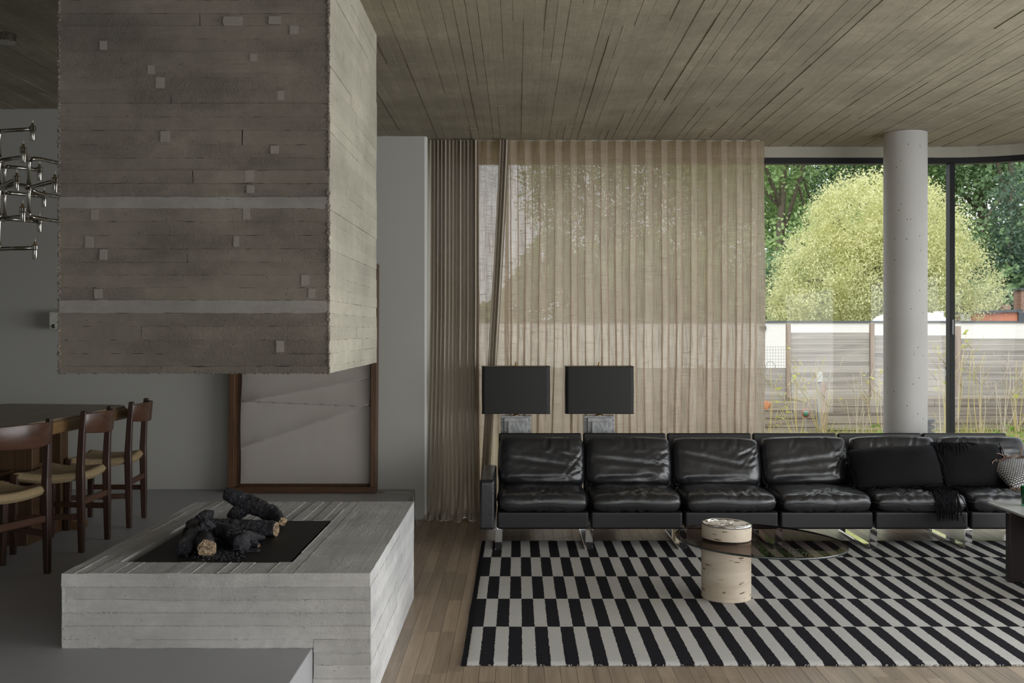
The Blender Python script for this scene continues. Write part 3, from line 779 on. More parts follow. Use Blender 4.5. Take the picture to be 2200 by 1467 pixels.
# ------------------------------------------------------------------ ceramic fire logs on the tray
ZT = BZ - 0.001
def at_tray(px, py, h=0.0):
    d = (EYE - ZT - h) * 2200 / (py - 710); return Vector(((px - 1112) / 2200 * d, d, ZT + h))
def log(name, label, pts, rad, mat='char', n=26, rough=0.30, seed=0, ends=(None, None), group='fire logs on the tray', flat=1.0):
    """a gnarled log swept along pts"""
    P = [Vector(p) for p in pts]; m = 34
    root = thing(name, label, 'log', ((P[0] + P[-1]) / 2)[:], group)
    root.location.z = min(p.z for p in P); rad = [q * 1.13 for q in rad]
    mb = MB(); path = []; rr = []
    L = len(P) - 1
    for i in range(m + 1):
        s = i / m * L; k = min(int(s), L - 1); f = s - k
        path.append(P[k].lerp(P[k + 1], f) + Vector((fbm((i * .4, seed, 1)), fbm((i * .4, seed, 2)), fbm((i * .4, seed, 3)))) * 0.006)
        r0 = rad[k] * (1 - f) + rad[k + 1] * f
        rr.append(r0 * (0.93 if i in (0, m) else 1) * (1 + 0.10 * fbm((i * .5, seed, 5))))
    mb.tube(path, rr, n, cap=True)
    for i, v in enumerate(mb.v):
        j = i // n; c = path[min(j, m)]; d = Vector(v) - c; a_ = 2 * PI * (i % n) / n
        sl = j / m * sum((P[k + 1] - P[k]).length for k in range(L))
        q = Vector((math.cos(a_) * 1.7 + seed * 3, math.sin(a_) * 1.7, sl * 13)); q2 = Vector((math.cos(a_) * 4.5, math.sin(a_) * 4.5 + seed, sl * 42))
        k = 1 + rough * (.9 * fbm(q, 2) + .34 * (ridge(q2) - .35) + .16 * fbm(q2 * 2.2, 2))
        nv = c + d * k; nv.z = max(nv.z, ZT + 0.0005); mb.v[i] = tuple(nv)
    caps = mb.f[-2:]; mb.f = mb.f[:-2]
    mb.f += [] if ends[0] else [caps[0]]
    mb.f += [] if ends[1] else [caps[1]]
    bark = mb.build('bark', M[mat], root, smooth=True)
    for e, cap, ce_ in ((ends[0], caps[0], path[0]), (ends[1], caps[1], path[-1])):
        if e:
            dirv = (path[0] - path[1]).normalized() if ce_ is path[0] else (path[-1] - path[-2]).normalized()
            vs = [Vector(mb.v[i]) for i in cap]; c = sum(vs, Vector()) / len(vs)
            ring2 = [c + (p - c) * 0.6 + dirv * random.uniform(0.001, 0.004) for p in vs]
            nn = len(vs); fs = [(k, (k + 1) % nn, nn + (k + 1) % nn, nn + k) for k in range(nn)] + [tuple(range(nn, 2 * nn))]
            MB().add(vs + ring2, fs).build('end_grain', M[e], root)['label'] = 'bare tan end of the log'
    return root
r1 = 0.030
log('fire_log', 'thick charred log leaning at the front left of the pile, nearest the tray edge', [at_tray(388, 1197, 0) + Vector((0, .03, r1)), at_tray(410, 1165, .03) + Vector((0, 0.06, .02)), at_tray(448, 1150, .05) + Vector((0, .02, .055))], [.031, .030, .028], seed=1)
log('fire_log', 'charred log showing a round tan sawn end to the front', [at_tray(445, 1197, 0) + Vector((0, 0, .035)), at_tray(420, 1165, 0) + Vector((0, .05, .034)), at_tray(405, 1150, 0) + Vector((0, .06, .032))], [.036, .033, .030], seed=2, ends=('raw_end', None))
log('fire_log', 'bent charred log with a split end lying in the middle of the pile', [at_tray(452, 1158, 0) + Vector((0, .0, .045)), at_tray(490, 1164, 0) + Vector((0, 0, .044)), at_tray(521, 1186, 0) + Vector((0, 0, .036))], [.026, .030, .032], seed=3)
log('fire_log', 'long charred log lying across the back with its tan underside showing', [at_tray(446, 1150, 0) + Vector((0, 0, .050)), at_tray(520, 1150, 0) + Vector((0, 0, .038)), at_tray(594, 1152, 0) + Vector((0, 0, .032))], [.022, .028, .031], seed=4, ends=(None, 'raw_end'))
log('fire_log', 'flat charred bark wedge lying on top of the middle logs', [at_tray(494, 1146, .06) + Vector((0, -.03, .01)), at_tray(530, 1163, .03) + Vector((0, -.02, .025)), at_tray(566, 1160, 0) + Vector((0, 0, .012))], [.012, .021, .009], seed=5, rough=.4, ends=('raw_end', None))
log('fire_log', 'small charred chip with a tan broken edge on the tray', [at_tray(527, 1172, 0) + Vector((0, 0, .022)), at_tray(541, 1174, 0) + Vector((0, 0, .018)), at_tray(556, 1176, 0) + Vector((0, 0, .008))], [.010, .017, .007], seed=6, rough=.4, ends=(None, 'raw_end'))
log('fire_log', 'topmost charred log slanting up to the left above the pile, tan at its low end', [at_tray(472, 1130, 0) + Vector((0, .10, .138)), at_tray(530, 1128, 0) + Vector((0, .05, .092)), at_tray(585, 1130, 0) + Vector((0, .02, .052)), at_tray(607, 1138, 0) + Vector((0, 0, .038))], [.028, .037, .032, .018], seed=7, rough=.3, ends=(None, 'raw_end'))
log('fire_log', 'stubby charred chunk propping up the topmost log', [at_tray(490, 1130, 0) + Vector((0, .06, .022)), at_tray(505, 1128, 0) + Vector((0, .04, .052)), at_tray(524, 1128, 0) + Vector((0, .03, .075))], [.024, .033, .024], seed=8, rough=.3)
log('fire_log', 'dark knotty stub behind the leaning front left log', [at_tray(413, 1150, 0) + Vector((0, .08, .052)), at_tray(432, 1146, 0) + Vector((0, .07, .066)), at_tray(446, 1144, 0) + Vector((0, .06, .078))], [.020, .024, .015], seed=9, rough=.3)
log('fire_log', 'short charred stub lying low at the far left of the pile', [at_tray(396, 1158, 0) + Vector((0, .03, .022)), at_tray(415, 1154, 0) + Vector((0, .04, .024))], [.020, .021], seed=10)
mb = MB()
for k in range(260):
    px = random.gauss(468, 26); py = random.gauss(1193, 6)
    if py > 1207 or px < 392: continue
    p = at_tray(px, py, 0); s = random.uniform(0.002, 0.0065)
    mb.box(-s, s, -s * .7, s * .7, -s * .5, s * .5, Matrix.Translation(p + Vector((0, 0, s * .45))) @ Euler((random.random(), random.random(), random.random() * 6)).to_matrix().to_4x4())
o = mb.build('charcoal_crumbs', M['char']); tag(o, 'scatter of small black charcoal crumbs at the front of the logs', 'charcoal', kind='stuff')
for (px, py, s, lb) in ((455, 1196, .030, 'flat black slate of charcoal below the round sawn log end'), (540, 1184, .028, 'flat black slate of charcoal on the tray right of the bent log')):
    p = at_tray(px, py, 0)
    mb = MB(); n = 9; pts = [(p.x + s * math.cos(2 * PI * k / n) * random.uniform(.8, 1.2) * 1.3, p.y + s * math.sin(2 * PI * k / n) * random.uniform(.7, 1.1)) for k in range(n)]
    mb = slab_from_outline(pts, ZT + 0.0005, ZT + 0.008)
    tag(mb.build('charcoal_flake', M['char']), lb, 'charcoal')

# ------------------------------------------------------------------ leaning framed canvas
pic = thing('framed_canvas', 'large walnut framed cream folded canvas leaning against the grey wall', 'picture', (-1.585, 7.54, PLAT))
fw, FD = 0.043, 0.115; PX0, PX1 = (488 - 1112) / 2200 * 7.54, (807 - 1112) / 2200 * 7.54
PH = 1.70; tilt = math.atan2(0.085, PH)
Mp = Matrix.Translation((0, 7.545, PLAT + 0.003)) @ Matrix.Rotation(-tilt, 4, 'X')
def pbox(name, mat, *a, **k): return MB().box(*a, Mp).build(name, mat, pic, **k)
pbox('frame_rail', M['frame_wood_h'], PX0, PX1, 0, FD, 0, 0.043, bevel=.002)
pbox('frame_rail', M['frame_wood_h'], PX0, PX1, 0, FD, PH - 0.043, PH, bevel=.002)
pbox('frame_stile', M['frame_wood'], PX0, PX0 + fw, 0, FD, 0.043, PH - 0.043, bevel=.002)
pbox('frame_stile', M['frame_wood'], PX1 - fw, PX1, 0, FD, 0.043, PH - 0.043, bevel=.002)
pbox('backing_board', M['frame_wood'], PX0 + fw, PX1 - fw, FD - 0.012, FD - 0.002, 0.043, PH - 0.043)
CX0, CX1, CZ0, CZ1 = PX0 + fw + 0.030, PX1 - fw - 0.012, 0.062, PH - 0.062
# crease lines from the photograph, in canvas coordinates (x fraction, z metres)
def cz(py): return EYE - (py - 710) * 7.6 / 2200 - PLAT - 0.003
def cxf(px): return ((px - 1112) / 2200 * 7.6 - CX0) / (CX1 - CX0)
creases = [((cxf(505), cz(868)), (cxf(800), cz(811)), +1), ((cxf(505), cz(861)), (cxf(800), cz(873)), +1), ((cxf(505), cz(966)), (cxf(800), cz(867)), +1),
           ((cxf(520), 1.02), (cxf(790), 1.20), 1), ((cxf(520), 1.40), (cxf(790), 1.28), 1)]
def canvas(u, v):
    x = CX0 + (CX1 - CX0) * u; z = CZ0 + (CZ1 - CZ0) * v
    h = 0.004 * fbm((x * 3, z * 3, 1), 3) + 0.002 * fbm((x * 9, z * 9, 4), 2)
    for (a, b, s) in creases:
        t = (u - a[0]) / (b[0] - a[0])
        if -0.02 < t < 1.02:
            zc = a[1] + (b[1] - a[1]) * t; dz = z - zc
            wn_ = max(0.0, min(1.0, (t + .02) / .22)); wn_ = wn_ * wn_ * (3 - 2 * wn_)
            if dz >= 0: h += wn_ * 0.030 * math.exp(-dz / 0.06)
            else: h -= wn_ * 0.006 * math.exp(dz / 0.03)
            e = min(t, 1 - t)
            h += wn_ * 0.006 * math.exp(-abs(dz) / 0.03) * math.exp(-e / 0.04) * math.sin(u * 60)
    ed = min(u, 1 - u, v * 1.4, (1 - v) * 1.4)
    h += 0.006 * (1 - math.exp(-ed / 0.03))
    xx = x + 0.004 * math.sin(z * 9) * (1 if u < .03 else 0)
    return Mp @ Vector((xx, FD - 0.040 - h, z))
MB().grid(72, 330, canvas).build('canvas', M['canvas'], pic, smooth=True)
mb = MB().box(CX0 + .004, CX1 - .004, FD - 0.040, FD - 0.012, CZ0 + .004, CZ1 - .004, Mp); mb.build('canvas_stretcher', M['canvas'], pic)

# white chipped enamel box on the wall, peeping out behind the hood
eb = thing('enamel_box', 'chipped white enamel wall box half hidden behind the left edge of the hood', 'wall box', (-3.40, 7.70, 1.47))
MB().box(-3.49, -3.31, 7.62, 7.749, 1.44, 1.575).build('case', M['enamel'], eb, bevel=.012, seg=3)
MB().box(-3.482, -3.318, 7.612, 7.622, 1.452, 1.563).build('front_plate', M['enamel'], eb, bevel=.004)
mb = MB()
for k in range(7): mb.box(-3.475 + random.uniform(0, .03), -3.468 + random.uniform(0, .03), 7.609, 7.613, 1.45 + .004 * k, 1.455 + .004 * k)
mb.build('chipped_spot', M['chip_black'], eb)

# ------------------------------------------------------------------ dining table
tbl = thing('dining_table', 'heavy worn oak trestle dining table beside the grey wall', 'table', (-2.93, 5.2, PLAT))
TZ = 0.962
pts = [(-2.475, 3.9), (-2.46, 6.42), (-2.52, 6.50), (-3.26, 6.60), (-3.36, 6.52), (-3.40, 3.9)]
slab_from_outline(pts[::-1] if False else pts, TZ - 0.014, TZ).build('top_surface', M['table_top'], tbl, bevel=.006)
pts2 = [(-2.462, 3.9), (-2.447, 6.43), (-2.51, 6.51), (-3.265, 6.61), (-3.37, 6.53), (-3.41, 3.9)]
slab_from_outline(pts2, TZ - 0.084, TZ - 0.012).build('edge_board', M['table_edge'], tbl, bevel=.018, seg=3)
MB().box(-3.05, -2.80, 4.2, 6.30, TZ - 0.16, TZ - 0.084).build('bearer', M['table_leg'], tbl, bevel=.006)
for ya in (6.10, 4.30):
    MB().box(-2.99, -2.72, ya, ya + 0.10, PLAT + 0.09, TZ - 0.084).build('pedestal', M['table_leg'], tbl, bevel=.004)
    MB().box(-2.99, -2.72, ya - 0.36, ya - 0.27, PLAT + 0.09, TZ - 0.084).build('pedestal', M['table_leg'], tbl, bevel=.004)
    mb = MB(); xs = [(-3.25, .045), (-3.12, .095), (-2.80, .095), (-2.635, .045)]
    vs = []
    for x_, h_ in xs:
        for yy in (ya + 0.06, ya + 0.20 - 0.02): vs += [(x_, yy, PLAT + .001), (x_, yy, PLAT + h_)]
    fs = []
    for i in range(3):
        a = 4 * i; b = a + 4
        fs += [(a, b, b + 1, a + 1), (a + 2, a + 3, b + 3, b + 2), (a + 1, b + 1, b + 3, a + 3), (a, a + 2, b + 2, b)]
    fs += [(0, 1, 3, 2), (12, 14, 15, 13)]
    mb.add(vs, fs).build('foot', M['table_edge'], tbl, bevel=.004)
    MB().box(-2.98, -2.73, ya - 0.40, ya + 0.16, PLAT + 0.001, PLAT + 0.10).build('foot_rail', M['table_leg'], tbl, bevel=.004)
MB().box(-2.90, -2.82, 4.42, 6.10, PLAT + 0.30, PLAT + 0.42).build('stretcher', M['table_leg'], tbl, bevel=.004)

# ------------------------------------------------------------------ dining chairs (face -x, back towards +x)
def make_chair(label):
    r = thing('dining_chair', label, 'chair', (0, 0, 0), 'cord seat chairs round the dining table')
    H = 0.767
    for sy in (-1, 1):
        y = 0.175 * sy
        mb = MB(); secs = [(0, .165, .0155), (.20, .163, .019), (.40, .160, .021), (.47, .160, .0195), (.66, .170, .017), (H, .180, .0155)]
        vs = []; fs = []
        for z, x_, h in secs:
            for dx, dy in ((-1, -1), (1, -1), (1, 1), (-1, 1)): vs.append((x_ + dx * h, y + dy * h * .85, z))
        for i in range(len(secs) - 1):
            for k in range(4): fs.append((4 * i + k, 4 * i + (k + 1) % 4, 4 * i + 4 + (k + 1) % 4, 4 * i + 4 + k))
        fs += [(3, 2, 1, 0), tuple(4 * (len(secs) - 1) + k for k in range(4))]
        mb.add(vs, fs).build('back_post', M['teak'], r, bevel=.006, seg=3)
        yf = 0.222 * sy
        mb = MB(); vs = []; fs = []
        secs = [(0, -.182, .0145), (.2, -.178, .018), (.43, -.172, .0195)]
        for z, x_, h in secs:
            for dx, dy in ((-1, -1), (1, -1), (1, 1), (-1, 1)): vs.append((x_ + dx * h, yf + dy * h * .9, z))
        for i in range(2):
            for k in range(4): fs.append((4 * i + k, 4 * i + (k + 1) % 4, 4 * i + 4 + (k + 1) % 4, 4 * i + 4 + k))
        fs += [(3, 2, 1, 0), (8, 9, 10, 11)]
        mb.add(vs, fs).build('front_leg', M['teak'], r, bevel=.005, seg=3)
        # side stretcher
        M2 = Matrix.Translation((-.008, (y + yf) / 2, .195)) @ Matrix.Rotation(math.atan2((yf - y), -.343) + PI, 4, 'Z')
        MB().box(-.165, .165, -.008, .008, -.016, .016, M2).build('side_stretcher', M['teak_h'], r, bevel=.004)
    MB().box(.153, .172, -.165, .165, .255, .290).build('rear_stretcher', M['teak_h'], r, bevel=.004)
    MB().box(-.186, -.168, -.21, .21, .315, .345).build('front_stretcher', M['teak_h'], r, bevel=.004)
    # curved back rest
    mb = MB(); n = 20; vs = []; fs = []
    for i in range(n + 1):
        s = -1 + 2 * i / n; y = .186 * s; bow = .062 * (1 - s * s)
        zt = .757 - .006 * (s * s); zb_ = .648 - .012 * (1 - s * s)
        for z, lean in ((zb_, 0.0), ((zb_ + zt) / 2, .004), (zt, .010)):
            x_ = .178 + bow + lean; vs += [(x_ - .0065, y, z), (x_ + .0065, y, z)]
    for i in range(n):
        a = 6 * i; b = a + 6
        for k in (0, 2): fs += [(a + k, b + k, b + k + 2, a + k + 2), (a + k + 1, a + k + 3, b + k + 3, b + k + 1)]
        fs += [(a, a + 1, b + 1, b), (a + 4, b + 4, b + 5, a + 5)]
    fs += [(0, 2, 4, 5, 3, 1), (6 * n, 6 * n + 1, 6 * n + 3, 6 * n + 5, 6 * n + 4, 6 * n + 2)]
    mb.add(vs, fs).build('backrest', M['teak_h'], r, smooth=True, bevel=.004)
    # woven seat
    def top(u, v):
        x_ = -.195 + .36 * u; hw = .238 - .05 * u; y = hw * (2 * v - 1)
        eu = min(u, 1 - u) * .36; ev = min(v, 1 - v) * 2 * hw
        e = min(eu, ev); edge_drop = .030 * max(0, 1 - e / .028) ** 2
        a = abs(2 * v - 1); sag = -.020 * math.sin(PI * u) * (1 - .35 * a) + .012 * (abs(2 * u - 1) ** 2) * (a ** 2) - .010 * (1 - a ** 2) * (1 - math.sin(PI * u))
        return (x_, y, .436 + sag - edge_drop)
    mb = MB(); mb.grid(30, 36, top)
    def bot(u, v):
        p = top(u, v); e = min(min(u, 1 - u) * .36, min(v, 1 - v) * .4)
        return (p[0], p[1], p[2] - .048 * min(1, e / .02) ** .5 if e > 0 else p[2])
    b0 = len(mb.v); nu, nv = 30, 36
    MBb = MB().grid(nu, nv, bot)
    mb.add(MBb.v, [tuple(reversed(f)) for f in MBb.f])
    mb.build('seat', M['cord'], r, smooth=True)
    return r
ch = make_chair('rosewood cord seat chair nearest the viewpoint, its back turned to the hearth')
ch.location = (-2.541, 4.956, PLAT); ch.rotation_euler = (0, 0, -R(21))
for (x_, y_, rz, lb) in ((-2.522, 5.71, 0.0, 'rosewood cord seat chair in the middle of the row beside the hearth'),
                         (-2.545, 6.385, R(6), 'rosewood cord seat chair at the table end nearest the leaning picture'),
                         (-3.42, 6.25, R(180), 'rosewood cord seat chair on the wall side of the table, almost hidden')):
    c = copy_tree(ch); c.location = (x_, y_, PLAT); c.rotation_euler = (0, 0, rz); c['label'] = lb

# ------------------------------------------------------------------ chandelier
D0 = 5.70
def cp(px, py, dd=0.0):
    d = D0 + dd; return Vector(((px - 1112) / 2200 * d, d, EYE - (py - 710) * d / 2200))
chn = thing('chandelier', 'polished nickel lattice chandelier with upturned candle cups over the dining table', 'chandelier', cp(-30, 420)[:])
def arm(a, b):
    mid = a.lerp(b, .16); mid.z = b.z + (a.z - b.z) * .25; m2 = a.lerp(b, .30); m2.z = b.z
    MB().tube([a, mid, m2, b], [.0115, .0115, .011, .011], 12).build('arm', M['chrome_warm'], chn, smooth=True)
def rod(a, b):
    n = 8; MB().tube([a.lerp(b, i / n) for i in range(n + 1)], [.020, .0135, .011, .010, .010, .010, .011, .0135, .020], 12).build('rod', M['chrome_warm'], chn, smooth=True)
def cup(c):
    ct = MB().lathe([(.0001, -.072), (.0135, -.072), (.0145, -.070), (.0145, -.022), (.0185, -.018), (.0185, .002), (.014, .008), (.006, .009)], c, 20).build('candle_cup', M['chrome_warm'], chn, autosmooth=35)
    MB().lathe([(.0068, .006), (.0068, .020), (.0045, .024)], c, 12).build('socket', M['brass'], ct, autosmooth=35)
    MB().lathe([(.003, .022), (.005, .028), (.0055, .034), (.004, .042), (.001, .050)], c, 10).build('bulb', M['bulb'], ct, smooth=True)
def cupat(px, py, dd): c = cp(px, py, dd); cup(c); return c + Vector((0, 0, -.010))
nodeA = [cp(62, 343, -.15), cp(62, 404, -.15), cp(62, 465, -.15)]
nodeB = [cp(10, 358, .12), cp(10, 414, .12), cp(10, 470, .12)]
stem = [cp(-2, 282, 0), cp(-2, 345, 0), cp(-2, 403, 0), cp(-2, 470, 0), cp(-2, 535, 0)]
for a, b in zip(nodeA[:-1], nodeA[1:]): rod(a, b)
for a, b in zip(nodeB[:-1], nodeB[1:]): rod(a, b)
for a, b in zip(stem[:-1], stem[1:]): rod(a, b)
for k, (px, py, dd, src) in enumerate([(70, 292, -.05, stem[0]), (50, 328, -.42, nodeA[0]), (85, 364, .25, nodeB[0]), (36, 378, -.3, stem[2]), (118, 391, -.4, nodeA[1]), (95, 433, .3, nodeB[1]), (49, 459, -.42, nodeA[2]), (85, 484, .3, nodeB[2]), (75, 537, -.05, stem[4])]):
    c = cp(px, py, dd); c.z = src.z + .012; cup(c); arm(src, c - Vector((0, 0, .010)))
for a, (px, py, dd) in ((nodeA[0], (138, 352, .1)), (nodeA[1], (138, 424, .1)), (nodeA[2], (138, 476, .1))): arm(a, cupat(px, py - 3, dd))
for a, b in ((stem[1], nodeA[0]), (stem[2], nodeA[1]), (stem[3], nodeA[2]), (stem[1], nodeB[0]), (stem[2], nodeB[1]), (stem[3], nodeB[2])): arm(b, a)
for (px, py, dd, s) in ((-70, 350, .2, stem[1]), (-75, 300, -.2, stem[0]), (-80, 410, .25, stem[2]), (-70, 472, -.2, stem[3]), (-70, 540, .2, stem[4])): arm(s, cupat(px, py, dd))
MB().tube([stem[0], Vector((stem[0].x - .01, stem[0].y, CEIL_L - .03))], .004, 8).build('suspension_rod', M['chrome_warm'], chn, smooth=True)
MB().lathe([(.002, -.045), (.058, -.045), (.062, -.040), (.062, .0)], (stem[0].x - .02, stem[0].y + .1, CEIL_L), 32).build('ceiling_canopy', M['chrome_warm'], chn, autosmooth=35)

# ------------------------------------------------------------------ curtains
def sheet(name, X0, X1, Y, zt, zb, folds, amp, mat, parent=None, label=None, lean=None, puddle=None, nu=None, nv=70, seed=0, omega=0.5, flare=0.0, sharp=0.0, group=None, breakup=0.35):
    nu = nu or int(folds * 14)
    ph = [random.uniform(-.9, .9) for _ in range(int(folds) + 3)]; am = [random.uniform(.5, 1.35) for _ in range(int(folds) + 3)]
    mb = MB(); uvs = []; W = X1 - X0
    rows = []
    for j in range(nv + 1):
        v = j / nv; z = zb + (zt - zb) * v; prev = None; arcl = 0
        kz = 1 - v
        for i in range(nu + 1):
            s = i / nu; sf = s * folds; k = min(int(sf), int(folds) + 1); f = sf - k
            a_ = am[k] * (1 - f) + am[k + 1] * f; p_ = (ph[k] * (1 - f) + ph[k + 1] * f) * (.25 + .75 * min(1, kz * 1.5))
            p_ += breakup * kz * 3 * fbm((s * 5 + seed, z * .6, seed), 2)
            th = 2 * PI * sf + p_
            A = amp * a_ * (.75 + .5 * (fbm((s * 3, z * .7, seed + 5), 2) + .5) * kz + .25 * v)
            yy = Y - A * math.sin(th)
            xx = X0 + W * s + omega * W / folds * .22 * math.sin(2 * th + .3) * (.6 + .4 * kz)
            if flare: xx += flare * (s - .5) * 2 * kz ** 3
            if lean: xx += lean(z)
            yy += .01 * fbm((s * 8, z * 1.5, seed + 9), 2) * kz
            zz = z
            if puddle and z < puddle:
                q = (puddle - z) / (puddle - zb); nzv = .5 + fbm((s * folds * .45, seed, 1), 2)
                zz = max(.002 + .030 * (1 + math.sin(th * .9 + 3 * q)) * max(0, math.sin(PI * (q - .5) / .5)) * (q > .5), puddle * (1 - 1.3 * q))
                fl_q = max(0, q - .60) / .40
                yy -= .03 * q * q * (1 + nzv) + fl_q * .13 * (.25 + nzv) + .015 * math.sin(th * .5) * q
                xx += .02 * q * math.sin(th * .7 + 1)
            p = Vector((xx, yy, zz)); 
            if prev is not None and j == nv: pass
            mb.v.append(tuple(p)); uvs.append(None)
    # uv : cloth length along mid row
    mid = nv // 2; arc_ = [0.0]
    for i in range(nu):
        a = Vector(mb.v[mid * (nu + 1) + i]); b = Vector(mb.v[mid * (nu + 1) + i + 1]); arc_.append(arc_[-1] + (b - a).length)
    mb.uv = [(arc_[i], zb + (zt - zb) * j / nv) for j in range(nv + 1) for i in range(nu + 1)]
    mb.f = [(j * (nu + 1) + i, j * (nu + 1) + i + 1, (j + 1) * (nu + 1) + i + 1, (j + 1) * (nu + 1) + i) for j in range(nv) for i in range(nu)]
    o = mb.build(name, mat, parent, smooth=True)
    if label: tag(o, label, 'curtain', group)
    return o
CY = 7.88
# folded heading tape: a ribbon along the top edge of a sheet
def heading(o_src, parent, mat, nu, nv, h=0.06): pass
tk = MB().box(-0.69, 1.87, CY + .020, CY + .036, CEIL - .010, CEIL + .001).build('curtain_track', M['fascia'])
tag(tk, 'slim pale curtain track on the concrete ceiling above the linen curtains', 'curtain track')
sheet('curtain', -0.675, -0.300, CY - .005, CEIL - .009, .012, 13, .050, M['linen'], label='dense taupe linen curtain stacked in tight folds beside the grey wall, puddling on the floor',
      lean=lambda z: -.020 * max(0, 1 - z / 1.6), puddle=.22, nv=90, seed=3, omega=.9, flare=.030, breakup=.2)
sheet('sheer_curtain', -0.345, -0.070, CY + .015, CEIL - .010, .012, 3, .040, M['sheer'], label='narrow sheer linen curtain panel between the stacked curtain and the slanting dark fold', seed=5, puddle=.10, nu=60)
def lean2(z): return -.165 * (1 - z / 2.9) ** 1.15
sheet('curtain', -0.138, -0.066, CY - .03, CEIL - .009, .012, 3, .030, M['linen'], label='narrow dark bunched linen curtain edge slanting down to the left behind the lamp', lean=lean2, seed=8, nu=48, omega=.6, puddle=.1)
sheet('sheer_curtain', -0.085, 1.888, CY + .01, CEIL - .010, .012, 17, .038, M['sheer'], label='wide sheer linen curtain in loose waves behind the lamps and sofa', seed=9, omega=.9, nv=80, nu=360, breakup=.9)

# ------------------------------------------------------------------ two floor lamps behind the sofa
def lamp(xc, yc, rz, label):
    r = thing('floor_lamp', label, 'lamp', (xc, yc, 0), 'pair of marble lamps behind the sofa')
    d0 = yc - .10
    zt, zb_ = EYE - (788 - 710) * d0 / 2200, EYE - (888.5 - 710) * d0 / 2200
    hw, hd = .252, .105
    # shade: hollow rounded-rectangle drum
    def outline(hw, hd, rc, n=6):
        pts = []
        for qx, qy, a0 in ((1, 1, 0), (-1, 1, 90), (-1, -1, 180), (1, -1, 270)):
            for k in range(n + 1):
                a = R(a0 + 90 * k / n); pts.append((qx * (hw - rc) + rc * math.cos(a), qy * (hd - rc) + rc * math.sin(a)))
        return pts
    def shell(hw, hd, rc, mat, name, par=None, dz=0, rim=False):
        mb = MB(); vs = []; n = None
        zs = [zb_, zb_ + .006, (zt + zb_) / 2, zt - .006, zt]
        for z in zs:
            k = 1 - .006 * abs((z - (zt + zb_) / 2) / (.5 * (zt - zb_))) ** 2
            o = outline(hw * k, hd * k, rc); n = len(o); vs += [(xc + p[0], yc + p[1], z) for p in o]
        fs = [(i * n + k, i * n + (k + 1) % n, (i + 1) * n + (k + 1) % n, (i + 1) * n + k) for i in range(len(zs) - 1) for k in range(n)]
        return mb.add(vs, fs).build(name, mat, par or r, autosmooth=50, solid=.0)
    s = shell(hw, hd, .026, M['shade'], 'shade')
    shell(hw - .004, hd - .004, .023, M['shade_in'], 'lining', s)
    # rims
    for z in (zb_, zt):
        o = outline(hw, hd, .026); pts = [Vector((xc + p[0], yc + p[1], z)) for p in o]; pts.append(pts[0])
        MB().tube(pts, .0028, 6, cap=False).build('shade_rim', M['shade'], s, smooth=True)
    # stem, spider, finial
    MB().tube([(xc, yc, zb_ - .05), (xc, yc, zt + .004)], .006, 10).build('stem', M['brass'], r, smooth=True)
    MB().tube([(xc - hw + .006, yc, zt - .002), (xc + hw - .006, yc, zt - .002)], .002, 6).tube([(xc, yc - hd + .006, zt - .002), (xc, yc + hd - .006, zt - .002)], .002, 6).build('shade_spider', M['brass'], r, smooth=True)
    MB().lathe([(.001, 0), (.009, .002), (.006, .008), (.0085, .013), (.0075, .022), (.003, .032), (.0005, .040)], (xc, yc, zt - .002), 14).build('finial', M['brass'], r, smooth=True)
    zcap = EYE - (889 - 710) * yc / 2200 - .002
    MB().lathe([(.030, -.006), (.030, 0), (.018, .004), (.011, .012), (.011, .018)], (xc, yc, zcap - .006), 20).build('collar', M['brass'], r, autosmooth=40)
    za = zcap - .008
    MB().box(xc - .114, xc + .114, yc - .040, yc + .085, .04, za).build('marble_slab', M['marble'], r, bevel=.004)
    MB().box(xc - .087, xc + .087, yc - .068, yc - .040, .04, EYE - (897 - 710) * (yc - .06) / 2200).build('marble_slab', M['marble'], r, bevel=.004)
    MB().box(xc - .058, xc + .058, yc - .092, yc - .068, .04, EYE - (905.5 - 710) * (yc - .08) / 2200).build('marble_slab', M['marble'], r, bevel=.004)
    MB().box(xc - .14, xc + .14, yc - .105, yc + .105, 0.001, .04).build('plinth', M['marble'], r, bevel=.004)
    return r
lamp((1108.5 - 1112) / 2200 * 7.62, 7.625, 0, 'marble floor lamp with dark rectangular shade in front of the slanting curtain fold')
lamp((1288 - 1112) / 2200 * 7.56, 7.625, 0, 'marble floor lamp with dark rectangular shade standing second from the stacked curtain')

